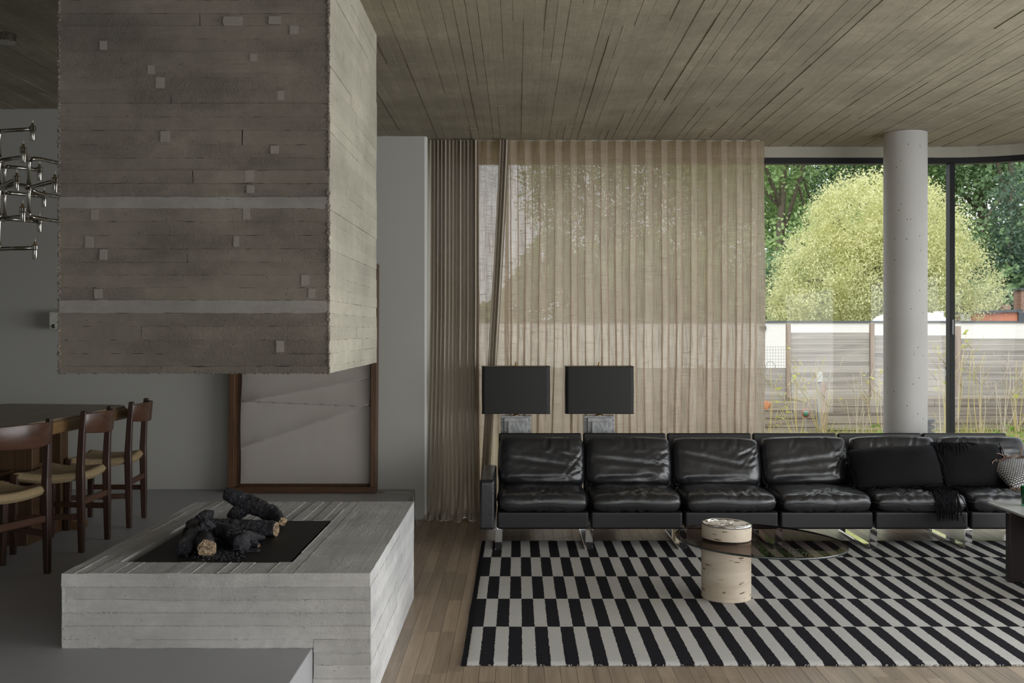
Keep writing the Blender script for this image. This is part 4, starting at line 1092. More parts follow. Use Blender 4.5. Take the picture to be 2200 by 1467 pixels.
# ------------------------------------------------------------------ black leather modular sofa
SX = [-0.142, 0.4685, 1.079, 1.699, 2.315, 2.932, 3.548]
sofa = thing('sofa', 'long black leather modular sofa on chrome sled legs in front of the sheer curtain', 'sofa', (1.7, 7.05, 0))
def soft(name, mat, w, d, h, Mx, parent, nu=60, nv=46, n=6.0, m=2.4, seed=0, wr=0.010, crown=0.0, piping=True, corner=2.0, creases=()):
    """stuffed leather cushion: two faces meeting in a piped seam, creased by use"""
    def pt(u, v, side):
        uu = math.copysign(abs(math.sin(u * PI / 2)) ** .92, u); vv = math.copysign(abs(math.sin(v * PI / 2)) ** .92, v)
        pr = max(0, (1 - abs(uu) ** n)) ** (1 / m) * max(0, (1 - abs(vv) ** n)) ** (1 / m)
        # corners pulled in a little
        k = 1 - .035 * (abs(uu) ** 4) * (abs(vv) ** 4) * corner
        sc = 1 - .018 * math.cos(vv * PI / 2) * (abs(uu) ** 6) if False else 1
        x = w / 2 * uu * k; y = d / 2 * vv * k
        z = side * h / 2 * pr
        q = Vector((x * 9 + seed * 3.1, y * 9 + seed, side + seed))
        e = max(abs(uu), abs(vv))
        dsp = wr * (.6 * fbm(q * .6, 3) + .65 * (ridge((q.x * .55 + q.y * .5, q.y * 1.5 - q.x * .35, seed)) - .5) * (.35 + .65 * e ** 2) * fbm((q.x * .3, q.y * .3, seed + 4), 2) * 2)
        for (ax_, ay_, bx_, by_, dp, wd) in creases:
            vx, vy = bx_ - ax_, by_ - ay_; L2 = vx * vx + vy * vy; t = max(0, min(1, ((uu - ax_) * vx + (vv - ay_) * vy) / L2))
            dd = math.hypot(uu - ax_ - vx * t, (vv - ay_ - vy * t) * d / w); dsp -= dp * math.exp(-(dd / wd) ** 2) * (.4 + .6 * math.sin(PI * t)) - .5 * dp * math.exp(-((dd - 1.7 * wd) / wd) ** 2)
        z += side * dsp * min(1, pr * 2) + crown * (1 - uu * uu) * (1 - vv * vv)
        z += .006 * math.sin(uu * 5 + seed) * (1 - pr)
        return Mx @ Vector((x, y, z))
    mb = MB(); mb.grid(nu, nv, lambda a, b: pt(2 * a - 1, 2 * b - 1, 1)); b0 = len(mb.v)
    g2 = MB().grid(nu, nv, lambda a, b: pt(2 * a - 1, 2 * b - 1, -1)); mb.add(g2.v, [tuple(reversed(f)) for f in g2.f])
    o = mb.build(name, mat, parent, smooth=True)
    # weld the seam
    bm = bmesh.new(); bm.from_mesh(o.data); bmesh.ops.remove_doubles(bm, verts=bm.verts, dist=0.0006); bm.to_mesh(o.data); bm.free()
    o.data.polygons.foreach_set('use_smooth', [True] * len(o.data.polygons))
    uv = o.data.uv_layers.new(name='UVMap'); inv = Mx.inverted(); off = Vector((0, 0, 0)); q = parent
    while q is not None: off += q.location; q = q.parent
    co = [inv @ (v.co + off) for v in o.data.vertices]
    for lp in o.data.loops: uv.data[lp.index].uv = (co[lp.vertex_index].x, co[lp.vertex_index].y)
    if piping:
        ring = []
        for a in np.linspace(-1, 1, 15)[:-1]: ring.append(pt(a, -1, 1))
        for a in np.linspace(-1, 1, 13)[:-1]: ring.append(pt(1, a, 1))
        for a in np.linspace(1, -1, 15)[:-1]: ring.append(pt(a, 1, 1))
        for a in np.linspace(1, -1, 13): ring.append(pt(-1, a, 1))
        MB().tube(ring, .0042, 6, cap=False).build('piping', mat, o, smooth=True)
    return o
lean = math.atan2(0.21, 0.33)
for i in range(6):
    x0, x1 = SX[i], SX[i + 1]; xc = (x0 + x1) / 2; wd = x1 - x0
    # padded base frame
    mb = MB().box(x0 + .008, x1 - .008, 6.642, 7.36, .142, .256); mb.build('seat_base', M['leather_flat'], sofa, bevel=.014, seg=4)
    # leaning back panel
    Mb = Matrix.Translation((0, 7.305, .15)) @ Matrix.Rotation(-math.atan2(.115, .54), 4, 'X')
    MB().box(x0 + .006, x1 - .006, 0, .050, 0, .553, Mb).build('back_panel', M['leather_flat'], sofa, bevel=.012, seg=4)
    rr = random.Random(i)
    cs = [(rr.uniform(-.6, .6), -.98, rr.uniform(-.6, .6), -.35, .006, .05) for _ in range(8)] + [(rr.uniform(-.9, .2), rr.uniform(-.8, .3), rr.uniform(0, .9), rr.uniform(-.8, .3), .004, .04) for _ in range(7)]
    Ms = Matrix.Translation((xc, 6.905, .3085)) @ Matrix.Rotation(R(-.5), 4, 'X')
    soft('seat_cushion', M['leather'], wd - .014, .585, .128, Ms, sofa, seed=i + 1, n=9, m=2.6, wr=.014, crown=.008, creases=cs)
    cb = []
    for k in range(6): cb.append((.98, rr.uniform(-.8, .7), rr.uniform(.3, .75), rr.uniform(-.8, .3), .005, .032))
    for k in range(3): t = rr.uniform(-.5, .6); cb.append((t, .98, t + rr.uniform(-.15, .15), .45, .007, .035))
    cb.append((-.8, rr.uniform(-.3, .3), .7, rr.uniform(-.5, .2), .005, .06)); cb.append((-.7, -.85, .6, -.75, .006, .06))
    zc = [.513, .513, .508, .515, .518, .518][i]
    Mc = Matrix.Translation((xc + [.004, .0, .0, .0, .004, .012][i], 7.175, zc)) @ Matrix.Rotation(R(90) - math.atan2(.125, .33), 4, 'X') @ Matrix.Rotation(R([-1.0, -.6, -.8, .6, .2, -.3][i]), 4, 'Z')
    soft('back_cushion', M['leather'], wd - .008, .345, .165, Mc, sofa, seed=i + 11, n=7, m=2.6, wr=.014, creases=cb)
# armrest
ma = MB()
sec = [(6.628, .141), (6.628, .452), (6.645, .465), (7.36, .468), (7.36, .141)]
vs = [( -.246, y, z) for y, z in sec] + [(-.150, y, z) for y, z in sec]
n = len(sec); ma.add(vs, [tuple(range(n)), tuple(range(2 * n - 1, n - 1, -1))] + [(k, n + k, n + (k + 1) % n, (k + 1) % n) for k in range(n)])
ma.build('armrest', M['leather'], sofa, bevel=.016, seg=4)
# chrome sleds
for i, x in enumerate(SX):
    xc = x + (.020 if i == 0 else (-.004 if i < 6 else -.05)); hw = .0235; t = .010
    y0, y1 = 6.645, 7.30; zt = .1415; zb_ = .0135 if y0 < 6.94 else .001
    mb = MB(); prof = [(y0, zt), (y0, zb_), (y1, zb_), (y1, zt), (y1 - t, zt), (y1 - t, zb_ + t), (y0 + t, zb_ + t), (y0 + t, zt)]
    n = len(prof); vs = [(xc - hw, y, z) for y, z in prof] + [(xc + hw, y, z) for y, z in prof]
    fs = [(k, (k + 1) % n, n + (k + 1) % n, n + k) for k in range(n)]
    for s in (0, n): fs += [(s + 0, s + 1, s + 6, s + 7), (s + 1, s + 2, s + 5, s + 6), (s + 2, s + 3, s + 4, s + 5)]
    mb.add(vs, fs).build('sled_leg', M['chrome'], sofa, bevel=.002)['label'] = 'chrome flat-bar sled leg'

# ------------------------------------------------------------------ cushions with fringes
def fringe(mb, p, d, L, r=.0032, drop=None, wig=.012, floor_z=.372):
    p = Vector(p); d = Vector(d).normalized(); pts = [p]; cur = p.copy(); n = 7
    for k in range(n):
        d = (d + Vector((random.uniform(-.25, .25), random.uniform(-.2, .2), -.28 if drop is None else drop))).normalized()
        cur = cur + d * (L / n)
        if cur.y > 6.64 and cur.z < floor_z: cur.z = floor_z + random.uniform(0, .01); d.z = max(d.z, 0)
        pts.append(cur.copy())
    mb.tube(pts, [r] * (len(pts) - 1) + [r * .5], 5)
def cushion(name, label, xc, yc, zc, w, h, th, lean_, roll, yaw, mat, seed):
    r = thing(name, label, 'cushion', (xc, yc, zc - h / 2), 'loose cushions on the sofa')
    Mx = Matrix.Translation((xc, yc, zc)) @ Matrix.Rotation(yaw, 4, 'Z') @ Matrix.Rotation(R(90) - lean_, 4, 'X') @ Matrix.Rotation(roll, 4, 'Z')
    soft('cover', mat, w, h, th, Mx, r, n=2.9, m=1.8, seed=seed, wr=.012, piping=False, corner=1.3, nu=40, nv=30)
    return r, Mx
p1, M1 = cushion('fringed_cushion', 'big black woven suede cushion with long fringes spilling over the seat front', 2.575, 6.985, .492, .60, .315, .17, R(30), R(4), R(-3), M['weave_black'], 21)
mb = MB()
for k in range(60):
    v = random.uniform(-.48, .48); b = M1 @ Vector((.30, .315 * v, random.uniform(-.01, .02)))
    fringe(mb, b, (random.uniform(.1, .6), -.5, -.5), random.uniform(.10, .20), floor_z=.375)
for k in range(46):
    u = random.uniform(-.30, .46); b = M1 @ Vector((.60 * u, -.155, .01))
    fringe(mb, b, (random.uniform(-.3, .3), -1, -.05), random.uniform(.10, .17), floor_z=.376)
for k in range(46):      # long bundle hanging over the front edge
    x = random.uniform(2.69, 2.86); a = Vector((x - .02, 6.80, .385)); b = Vector((x, 6.66, .380)); c = Vector((x + random.uniform(-.03, .03), 6.603, .345)); e = Vector((c.x + random.uniform(-.03, .05), 6.598 + random.uniform(-.012, .004), random.uniform(.20, .27)))
    mb.tube([M1 @ Vector((.285, -.12, .0)), a + Vector((0, 0, random.uniform(0, .012))), b + Vector((0, 0, random.uniform(0, .012))), c, c.lerp(e, .5) + Vector((random.uniform(-.01, .01), -.004, 0)), e], [.0034] * 5 + [.002], 5)
for k in range(26):
    v = random.uniform(-.5, .35); b = M1 @ Vector((-.30, .315 * v, random.uniform(0, .02)))
    fringe(mb, b, (random.uniform(-.3, .25), -.3, -.8), random.uniform(.08, .16), floor_z=.375)
o = mb.build('fringe', M['suede_black'], p1, smooth=True); o['kind'] = 'stuff'
p2, M2_ = cushion('fringed_cushion', 'smaller black woven suede cushion with a tangled top fringe, beside the pale cushion', 3.085, 7.03, .500, .47, .34, .17, R(28), R(0), R(-6), M['weave_black'], 22)
mb = MB()
for k in range(50):
    u = random.uniform(-.5, .12); b = M2_ @ Vector((.47 * u, .165, .02))
    fringe(mb, b, (random.uniform(-.4, .4), -.7, .35), random.uniform(.09, .16), drop=-.34)
for k in range(50):
    v = random.uniform(-.5, .5); b = M2_ @ Vector((.235, .34 * v, random.uniform(-.01, .03)))
    fringe(mb, b, (random.uniform(.0, .35), -.35, -.6), random.uniform(.09, .17), floor_z=.375)
for k in range(44):
    u = random.uniform(-.5, .6); b = M2_ @ Vector((.47 * u, -.165, .0))
    fringe(mb, b, (random.uniform(-.2, .9), -.7, -.1), random.uniform(.10, .17), floor_z=.378)
o = mb.build('fringe', M['suede_black'], p2, smooth=True); o['kind'] = 'stuff'
MB().lathe([(.001, .004), (.03, .003), (.034, 0)], (0, 0, 0), 18)
p3, M3 = cushion('fringed_cushion', 'pale grey and white woven cushion with brown leather strips at the sofa end', 3.475, 6.93, .462, .46, .27, .17, R(62), R(2), R(8), M['weave_white'], 23)
mb = MB()
for k in range(60):
    u = random.uniform(-.5, .4); b = M3 @ Vector((.46 * u, .125, random.uniform(-.01, .03)))
    fringe(mb, b, (random.uniform(-.9, .9), random.uniform(-.6, .3), .5), random.uniform(.06, .12), r=.004, drop=-.2)
for k in range(60):
    u = random.uniform(-.52, .3); b = M3 @ Vector((.46 * u, -.125, -.01))
    fringe(mb, b, (random.uniform(-.8, .8), -.8, -.1), random.uniform(.06, .12), r=.004, floor_z=.378)
o = mb.build('fringe', M['suede_brown'], p3, smooth=True); o['kind'] = 'stuff'

# ------------------------------------------------------------------ rug
rug = thing('rug', 'large black and off-white rug of offset stripe blocks beneath the glass table and sofa', 'rug', (RUGX0, ROWY[0], 0))
RW, RD = RUGX1 - RUGX0, ROWY[-1] - ROWY[0]
def rugtop(u, v):
    x = RUGX0 + RW * u; y = ROWY[0] + RD * v
    ex = min(u, 1 - u) * RW; ey = min(v, 1 - v) * RD; e = min(ex, ey)
    y += .004 * fbm((x * 3, y * .5, 3), 2) * (1 if v in (0, 1) else .3); x += .004 * fbm((y * 3, 7, x * .3), 2)
    lift = .006 * max(0, fbm((x * 1.5, y * 1.5, 2), 2)) if v < .985 else .006 * max(0, math.sin(x * 9)) * .6
    return (x, y, .012 + lift * .25 - (.006 if e < 1e-6 else 0))
mb = MB().grid(110, 70, rugtop)
vs = mb.v; nu, nv = 110, 70
per = [i for i in range(nu + 1)] + [j * (nu + 1) + nu for j in range(1, nv + 1)] + [nv * (nu + 1) + i for i in range(nu - 1, -1, -1)] + [j * (nu + 1) for j in range(nv - 1, 0, -1)]
b0 = len(mb.v); mb.v += [(vs[i][0], vs[i][1], .0008) for i in per]; n = len(per)
mb.f += [(per[k], b0 + k, b0 + (k + 1) % n, per[(k + 1) % n]) for k in range(n)]
mb.build('pile', M['rug'], rug, smooth=True)
mb = MB()
for k in range(260):
    x = RUGX0 + random.uniform(.02, RW); p = Vector((x, ROWY[0], .006)); j = Vector((random.uniform(-.008, .008), -random.uniform(.003, .012), -.004))
    mb.tube([p, p + j * .5 + Vector((0, 0, .002)), p + j], [.0014, .0014, .0008], 4)
o = mb.build('frayed_yarn', M['rug_white'], rug); o['kind'] = 'stuff'

# ------------------------------------------------------------------ travertine and smoked glass coffee table
TXc, TYc = 1.110, 5.45
ct = thing('coffee_table', 'travertine drum coffee table carrying an off-centre smoked glass disc', 'coffee table', (TXc, TYc, .0125))
MB().lathe([(.127, .0), (.1305, .004), (.1305, .298), (.128, .301)], (TXc, TYc, .0135), 64).build('pedestal', M['travertine'], ct, autosmooth=35)
Mt = Matrix.Translation((TXc, TYc, .316)) @ Matrix.Rotation(R(2.3), 4, 'Y')
def tl(prof, n=64, c=(0, 0), cap=True):
    mb = MB().lathe(prof, (c[0], c[1], 0), n, cap); mb.v = [tuple(Mt @ Vector(p)) for p in mb.v]; return mb
tl([(.444, 0), (.448, .003), (.448, .009), (.444, .012)], 96, (.185, 0.01)).build('glass_disc', M['smoked'], ct, autosmooth=30)
tl([(.448, .001), (.4495, .003), (.4495, .009), (.448, .011)], 96, (.185, 0.01), False).build('glass_edge', plain('glass_edge', (.02, .03, .03), .05, 0, .8), ct, smooth=True)
tl([(.127, .013), (.1305, .016), (.1305, .079), (.128, .082)]).build('travertine_cap', M['travertine'], ct, autosmooth=35)
tl([(.100, .0835), (.128, .083), (.1325, .086), (.1325, .092), (.128, .0955), (.112, .097), (.104, .0955), (.100, .092)], cap=False).build('chrome_ring', M['chrome'], ct, smooth=True)
mb = MB(); vs = []; fs = []; n = 48
for i, (r_, z_) in enumerate([(.104, .0945), (.097, .091), (.075, .0885), (.045, .086), (.004, .0845)]):
    for k in range(n):
        a = 2 * PI * k / n; rip = .0016 * math.cos(12 * a) * (1 if 0 < i < 4 else 0); vs.append(tuple(Mt @ Vector((r_ * math.cos(a), r_ * math.sin(a), z_ + rip))))
for i in range(4):
    for k in range(n): fs.append((i * n + k, (i + 1) * n + k, (i + 1) * n + (k + 1) % n, i * n + (k + 1) % n))
fs.append(tuple(4 * n + k for k in range(n)))
mb.add(vs, fs).build('ashtray_bowl', M['chrome'], ct, smooth=True)

# ------------------------------------------------------------------ side table with stone top, green glass
st = thing('side_table', 'side table with pale stone top on dark stained panel legs', 'side table', (3.2, 5.6, .013))
MB().box(2.785, 3.60, 5.02, 6.07, .402, .418).build('stone_top', M['stone_top'], st, bevel=.004)
MB().box(2.770, 3.55, 5.765, 5.815, .0135, .402).build('panel_leg', M['dark_panel'], st, bevel=.003)
MB().box(2.95, 3.55, 5.10, 5.15, .0135, .402).build('panel_leg', M['dark_panel'], st, bevel=.003)
MB().box(3.10, 3.15, 5.151, 5.764, .30, .402).build('bearer', M['dark_panel'], st, bevel=.003)
gx, gy = 2.953, 5.93
gt = MB().lathe([(.030, 0), (.033, .004), (.0365, .10), (.0375, .112), (.0345, .112), (.0335, .10), (.030, .012), (.001, .010)], (gx, gy, .4185), 36).build('tumbler', M['green_glass'], autosmooth=35)
tag(gt, 'dark green ribbed glass tumbler standing on the stone side table', 'glass')

# cables
mb = MB().tube([(-1.03, 7.60, PLAT + .004), (-.95, 7.55, PLAT + .004), (-.88, 7.58, PLAT + .004), (-.80, 7.55, PLAT + .004), (-.768, 7.53, PLAT - .01), (-.755, 7.50, .12), (-.735, 7.52, .004)], .0035, 8)
tag(mb.build('cable', M['cable'], smooth=True), 'thin white cable on the platform trailing off its right corner', 'cable')
mb = MB().tube([(-.27, 7.62, .004), (-.285, 7.56, .006), (-.27, 7.52, .06), (-.258, 7.51, .14), (-.235, 7.53, .22)], .003, 8)
tag(mb.build('cable', M['cable'], smooth=True), 'thin lamp cord looping at the foot of the sheer curtain behind the armrest', 'cable')

# ------------------------------------------------------------------ garden
g = MB().grid(24, 24, lambda u, v: (-70 + 160 * u, 8.35 + 110 * v, -.10 + .05 * fbm((u * 20, v * 20, 1), 2))).build('ground', M['soil'])
struct(g, 'dry grassy garden ground outside the window', 'ground')
def frames(mb, n, size, pos, droop=0.0, aspect=.45):
    """n leaf blades (two triangles each) at given positions"""
    a = RNG.normal(size=(n, 3)); a[:, 2] = a[:, 2] * .7 - droop; a /= np.linalg.norm(a, axis=1)[:, None] + 1e-9
    b = np.cross(a, RNG.normal(size=(n, 3))); b /= np.linalg.norm(b, axis=1)[:, None] + 1e-9
    L = size * RNG.uniform(.6, 1.35, (n, 1)); W = L * aspect
    v = np.stack([pos - a * L * .5, pos + b * W * .5, pos + a * L * .5, pos - b * W * .5], axis=1).reshape(-1, 3)
    return v
def leaves_obj(name, mat, parent, pos, size, droop=0.0, aspect=.45):
    n = len(pos); v = frames(None, n, size, pos, droop, aspect)
    off = np.zeros(3); q = parent
    while q is not None: off += np.array(q.location); q = q.parent
    me = bpy.data.meshes.new(name); me.vertices.add(4 * n); me.vertices.foreach_set('co', (v - off).astype(np.float32).ravel())
    me.loops.add(4 * n); me.loops.foreach_set('vertex_index', np.arange(4 * n, dtype=np.int32))
    me.polygons.add(n); me.polygons.foreach_set('loop_start', np.arange(0, 4 * n, 4, dtype=np.int32)); me.update(calc_edges=True); me.validate()
    me.materials.append(mat); o = bpy.data.objects.new(name, me); COL.objects.link(o)
    if parent is not None: o.parent = parent
    o['kind'] = 'stuff'
    return o
def crown(n_cl, per, blobs, spread, shell=.55):
    """clustered leaf positions inside ellipsoid blobs (cx,cy,cz,rx,ry,rz)"""
    out = []; vol = np.array([b[3] * b[4] + b[3] * b[5] for b in blobs]); cnt = (vol / vol.sum() * n_cl).astype(int) + 1
    for b, c in zip(blobs, cnt):
        d = RNG.normal(size=(c, 3)); d /= np.linalg.norm(d, axis=1)[:, None]; r_ = RNG.uniform(shell, 1.0, (c, 1)) ** .6
        cen = np.array(b[:3]) + d * r_ * np.array(b[3:])
        p = np.repeat(cen, per, axis=0) + RNG.normal(size=(c * per, 3)) * spread
        out.append(p)
    return np.concatenate(out)
def make_tree(name, label, group, loc, h, trunk_r, blobs, mat, n_cl, per, size, spread, droop=0.0, aspect=.5, branches=7, lean_=(0, 0), shell=.55):
    r = thing(name, label, 'tree', loc, group); L = Vector(loc); mb = MB()
    top = L + Vector((lean_[0], lean_[1], h * .88))
    n = 8; pts = [L.lerp(top, i / n) + Vector((fbm((i * .6, L.x, 1), 2), fbm((i * .6, L.y, 4), 2), 0)) * .35 * (i > 0) for i in range(n + 1)]
    mb.tube(pts, [trunk_r * (1 - .8 * i / n) for i in range(n + 1)], 9)
    for k in range(branches):
        i = random.randint(3, n - 1); b = blobs[k % len(blobs)]; e = L + Vector((b[0], b[1], b[2])) + Vector((random.uniform(-1, 1) * b[3], random.uniform(-1, 1) * b[4], random.uniform(-.2, .8) * b[5])) * .7
        a = pts[i]; m_ = a.lerp(e, .5) + Vector((0, 0, .4)); mb.tube([a, m_, e], [trunk_r * .42, trunk_r * .26, trunk_r * .08], 6)
    mb.build('trunk', M['bark'], r, smooth=True)
    pos = crown(n_cl, per, blobs, spread, shell) + np.array(L)
    pos = pos[pos[:, 2] > L.z + .2]
    leaves_obj('foliage', mat, r, pos, size, droop, aspect)
    return r
GZ = -.1
def gx_(px, d): return (px - 1112) / 2200 * d
wx, wy = gx_(1890, 38), 38.0
make_tree('willow_tree', 'big yellow green curly willow with a round crown beyond the fence', None, (wx, wy, GZ), 6.2, .28,
          [(0, 0, 4.1, 3.2, 2.8, 3.2), (-2.2, -.3, 3.1, 2.0, 2.0, 2.4), (2.4, -.3, 2.8, 1.9, 2.0, 2.3), (-.8, -.6, 5.6, 2.0, 2.0, 1.7), (1.1, -.6, 5.2, 1.9, 2.0, 1.7), (0, -1.6, 3.2, 2.6, 1.4, 2.6), (-3.3, 0, 2.3, 1.0, 1.2, 1.3), (3.6, 0, 1.9, .9, 1.2, 1.2)],
          M['leaf_willow'], 6200, 18, .108, .15, droop=.9, aspect=.40, branches=14, shell=.45)
def blobs_round(h, r_):
    rr = random.Random(int(h * 100)); out = [(0, 0, h * .72, r_ * .8, r_ * .8, h * .24)]
    for k in range(9):
        a = k * 2.4; z = h * (.34 + .60 * ((k * .37) % 1)); q = r_ * .72 * (1 - .4 * abs(z / h - .55)); out.append((q * math.cos(a), q * math.sin(a), z, r_ * .42, r_ * .42, h * .105))
    for k in range(5): out.append((r_ * .75 * math.cos(k * 1.3), r_ * .75 * math.sin(k * 1.3), h * (.12 + .05 * k), r_ * .5, r_ * .5, h * .08))
    return out
protos = []
for (nm, lb, h, r_, mat, ncl, per, sz) in (('broadleaf_tree', 'a', 17, 4.6, 'leaf_green', 1250, 20, .235), ('broadleaf_tree', 'b', 15, 4.2, 'leaf_dark', 1250, 20, .23), ('broadleaf_tree', 'c', 16, 4.0, 'leaf_green', 900, 20, .225)):
    protos.append((nm, h, r_, mat, ncl, per, sz))
plan = [(0, 1668, 50, 'mid green broadleaf tree filling the pane right beside the curtain edge'), (1, 1775, 58, 'dark green tree behind the left shoulder of the willow'), (2, 1905, 60, 'green tree whose top shows above the willow crown behind the column'),
        (1, 2015, 57, 'dark green tree between the column and the window mullion'), (0, 2098, 53, 'green tree with a slanting bare trunk just right of the mullion'), (1, 2178, 48, 'dark spreading tree at the right end of the view, behind the brick chimney'),
        (2, 2285, 52, 'green tree just past the right end of the glazing view'), (0, 1540, 56, 'green tree seen dimly through the right part of the sheer curtain'), (2, 1405, 58, 'green tree seen dimly through the middle of the sheer curtain'), (1, 1270, 60, 'dark tree seen dimly through the sheer curtain above the right lamp'),
        (0, 2440, 56, 'green tree far along the right side of the garden')]
made = {}
for (k, px, d, lb) in plan:
    nm, h, r_, mat, ncl, per, sz = protos[k]; loc = (gx_(px, d), d, GZ)
    if k not in made:
        made[k] = make_tree(nm, lb, 'woodland trees beyond the garden', loc, h, .30, blobs_round(h, r_), M[mat], ncl, per, sz, .55, aspect=.6, lean_=(1.2, 0) if k == 2 else (.4, 0))
    else:
        c = copy_tree(made[k]); c.location = loc; c.rotation_euler = (0, 0, px * 1.3); c['label'] = lb; s = .92 + .16 * ((px * 7) % 10) / 10; c.scale = (s, s, s)
bl = [(.0, 0, z, 1.9 * (1 - z / 9.5) + .2, 1.9 * (1 - z / 9.5) + .2, .5) for z in np.linspace(.8, 8.2, 12)]
make_tree('conifer_tree', 'dark blue green conifer at the right end of the view above the orange wall', None, (gx_(2172, 45), 45, GZ), 9, .2, bl, M['leaf_conifer'], 700, 12, .26, .24, droop=.5, aspect=.3, branches=0)
# dark undergrowth behind the willow
pos = np.stack([RNG.uniform(-6, 34, 22000), RNG.uniform(43, 47, 22000), RNG.uniform(0, 1, 22000) ** .8 * 5.6], axis=1); pos[:, 2] *= .75 + .35 * np.sin(pos[:, 0] * .9) * np.cos(pos[:, 0] * .37)
o = leaves_obj('undergrowth', M['leaf_dark'], None, pos, .42, 0, .6); tag(o, 'dark mixed undergrowth at the foot of the woodland trees', 'undergrowth')

# fence of weathered boards at 20 m
FY = 20.0
fence = thing('board_fence', 'weathered grey timber board fence with taller posts in front of the white building', 'fence', (7, FY, GZ))
px_posts = [(1693, 695), (1872.5, 695), (2057.5, 700), (2245, 700), (2430, 705)]
for px, py in px_posts:
    X = gx_(px, FY); MB().box(X - .041, X + .041, FY - .06, FY + .03, GZ, EYE - (py - 710) * FY / 2200).build('post', M['fence_post'], fence, bevel=.006)
tops = [714, 720, 727, 731]
for (pa, pb, ty) in zip(px_posts[:-1], px_posts[1:], tops):
    xa, xb = gx_(pa[0], FY) + .045, gx_(pb[0], FY) - .045; z = EYE - (ty - 710) * FY / 2200
    k = 0
    while z > .0:
        z0 = z - .1105; MB().box(xa, xb, FY - .012 + random.uniform(-.006, .006), FY + .018, z0 + .003, z - .002).build('board', M['fence'], fence, bevel=.004); z = z0; k += 1
lowf = thing('low_board_fence', 'low weathered board fence left of the tallest fence post', 'fence', (2, FY, GZ))
xb = gx_(1693, FY) - .045
for i in range(5):
    xa = xb - 1.62; z = EYE - (790 - 710) * FY / 2200
    while z > .0: z0 = z - .112; MB().box(xa, xb, FY - .012 + random.uniform(-.006, .006), FY + .018, z0 + .003, z - .002).build('board', M['fence'], lowf, bevel=.004); z = z0
    MB().box(xa - .083, xa - .002, FY - .05, FY + .03, GZ, .76).build('post', M['fence_post'], lowf, bevel=.006); xb = xa - .086
# thin wire mesh above the low fence and a small hoop
mb = MB(); x0_, x1_ = gx_(1560, 22), gx_(1690, 22)
for k in range(23): x = x0_ + (x1_ - x0_) * k / 22; mb.tube([(x, 22, GZ), (x, 22, 1.10)], .003, 4)
for k in range(8): z = .62 + k * .066; mb.tube([(x0_, 22, z), (x1_, 22, z)], .003, 4)
tag(mb.build('wire_mesh', M['grey_metal']), 'thin grey wire mesh fence against the white wall behind the low boards', 'wire fence')
cx_ = gx_(1658, 19.9); mb = MB().tube([(cx_ + .095 * math.cos(a), 20.003, .701 + .13 * math.sin(a)) for a in np.linspace(PI, 0, 14)], .006, 6)
tag(mb.build('wire_hoop', M['grey_metal'], smooth=True), 'small grey wire hoop standing on the low fence', 'hoop')

# raised timber beds nearer the house
def bed(name, label, Y, xa, xb, edges):
    r = thing(name, label, 'raised bed', ((xa + xb) / 2, Y, GZ))
    for z1, z0 in zip(edges[:-1], edges[1:]):
        x = xa
        while x < xb - .05:
            x2 = min(x + random.uniform(1.6, 2.4), xb); MB().box(x + .003, x2 - .003, Y + random.uniform(-.006, .006), Y + .05, z0 + .003, z1 - .003).build('sleeper', M['sleeper'], r, bevel=.006); x = x2
    MB().box(xa, xb, Y + .055, Y + 1.2, GZ, edges[0] - .06).build('soil', M['soil'], r)
    return r
bed('raised_bed', 'pale and brown timber raised bed at the left of the window view', 14.6, -3.5, 4.27, [.405, .285, .172, .05, -.09])
bed('raised_bed', 'grey timber raised bed running behind the column', 15.6, 4.42, 12.0, [.40, .27, .14, .01, -.09])
X = gx_(1770, 14.4)
o = MB().lathe([(.041, 0), (.042, .02), (.041, .79), (.036, .80)], (X, 14.4, GZ), 20).build('round_post', M['fence_post'], autosmooth=40); tag(o, 'short round brown timber post in front of the raised beds', 'post')
mk = thing('marker_post', 'thin post with a translucent white plate behind the round timber post', 'post', (gx_(1760, 14.9), 14.9, GZ))
xm = gx_(1760, 14.9); MB().box(xm - .02, xm + .02, 14.89, 14.93, GZ, .68).build('stake', M['grey_metal'], mk); MB().box(xm - .046, xm + .046, 14.87, 14.889, .68, .83).build('plate', M['plate'], mk, bevel=.01)
gl = thing('garden_light', 'pale garden post light with a dark head beside the mullion', 'garden light', (gx_(2038, 14.2), 14.2, GZ))
xm = gx_(2038, 14.2); MB().box(xm - .030, xm + .030, 14.17, 14.23, GZ, .69).build('post', M['twig_pale'], gl, bevel=.004); MB().box(xm - .034, xm + .034, 14.166, 14.234, .69, .80).build('head', M['dark_metal'], gl, bevel=.004)
MB().box(xm - .030, xm + .030, 14.17, 14.23, .80, .88).build('lens', M['grey_metal'], gl); MB().box(xm - .034, xm + .034, 14.166, 14.234, .88, .93).build('cap', M['dark_metal'], gl, bevel=.004)
lb_ = thing('louvre_bollard', 'dark ribbed louvre bollard just right of the column foot', 'bollard', (gx_(1990, 10.6), 10.6, GZ))
for k in range(9): MB().lathe([(.05, 0), (.085, .012), (.085, .040), (.05, .050)], (gx_(1990, 10.6), 10.6, .525 - .05 - .066 * k), 24).build('louvre', M['dark_metal'], lb_, autosmooth=30)
MB().lathe([(.045, 0), (.045, .60)], (gx_(1990, 10.6), 10.6, GZ), 18).build('core', M['dark_metal'], lb_, autosmooth=30)

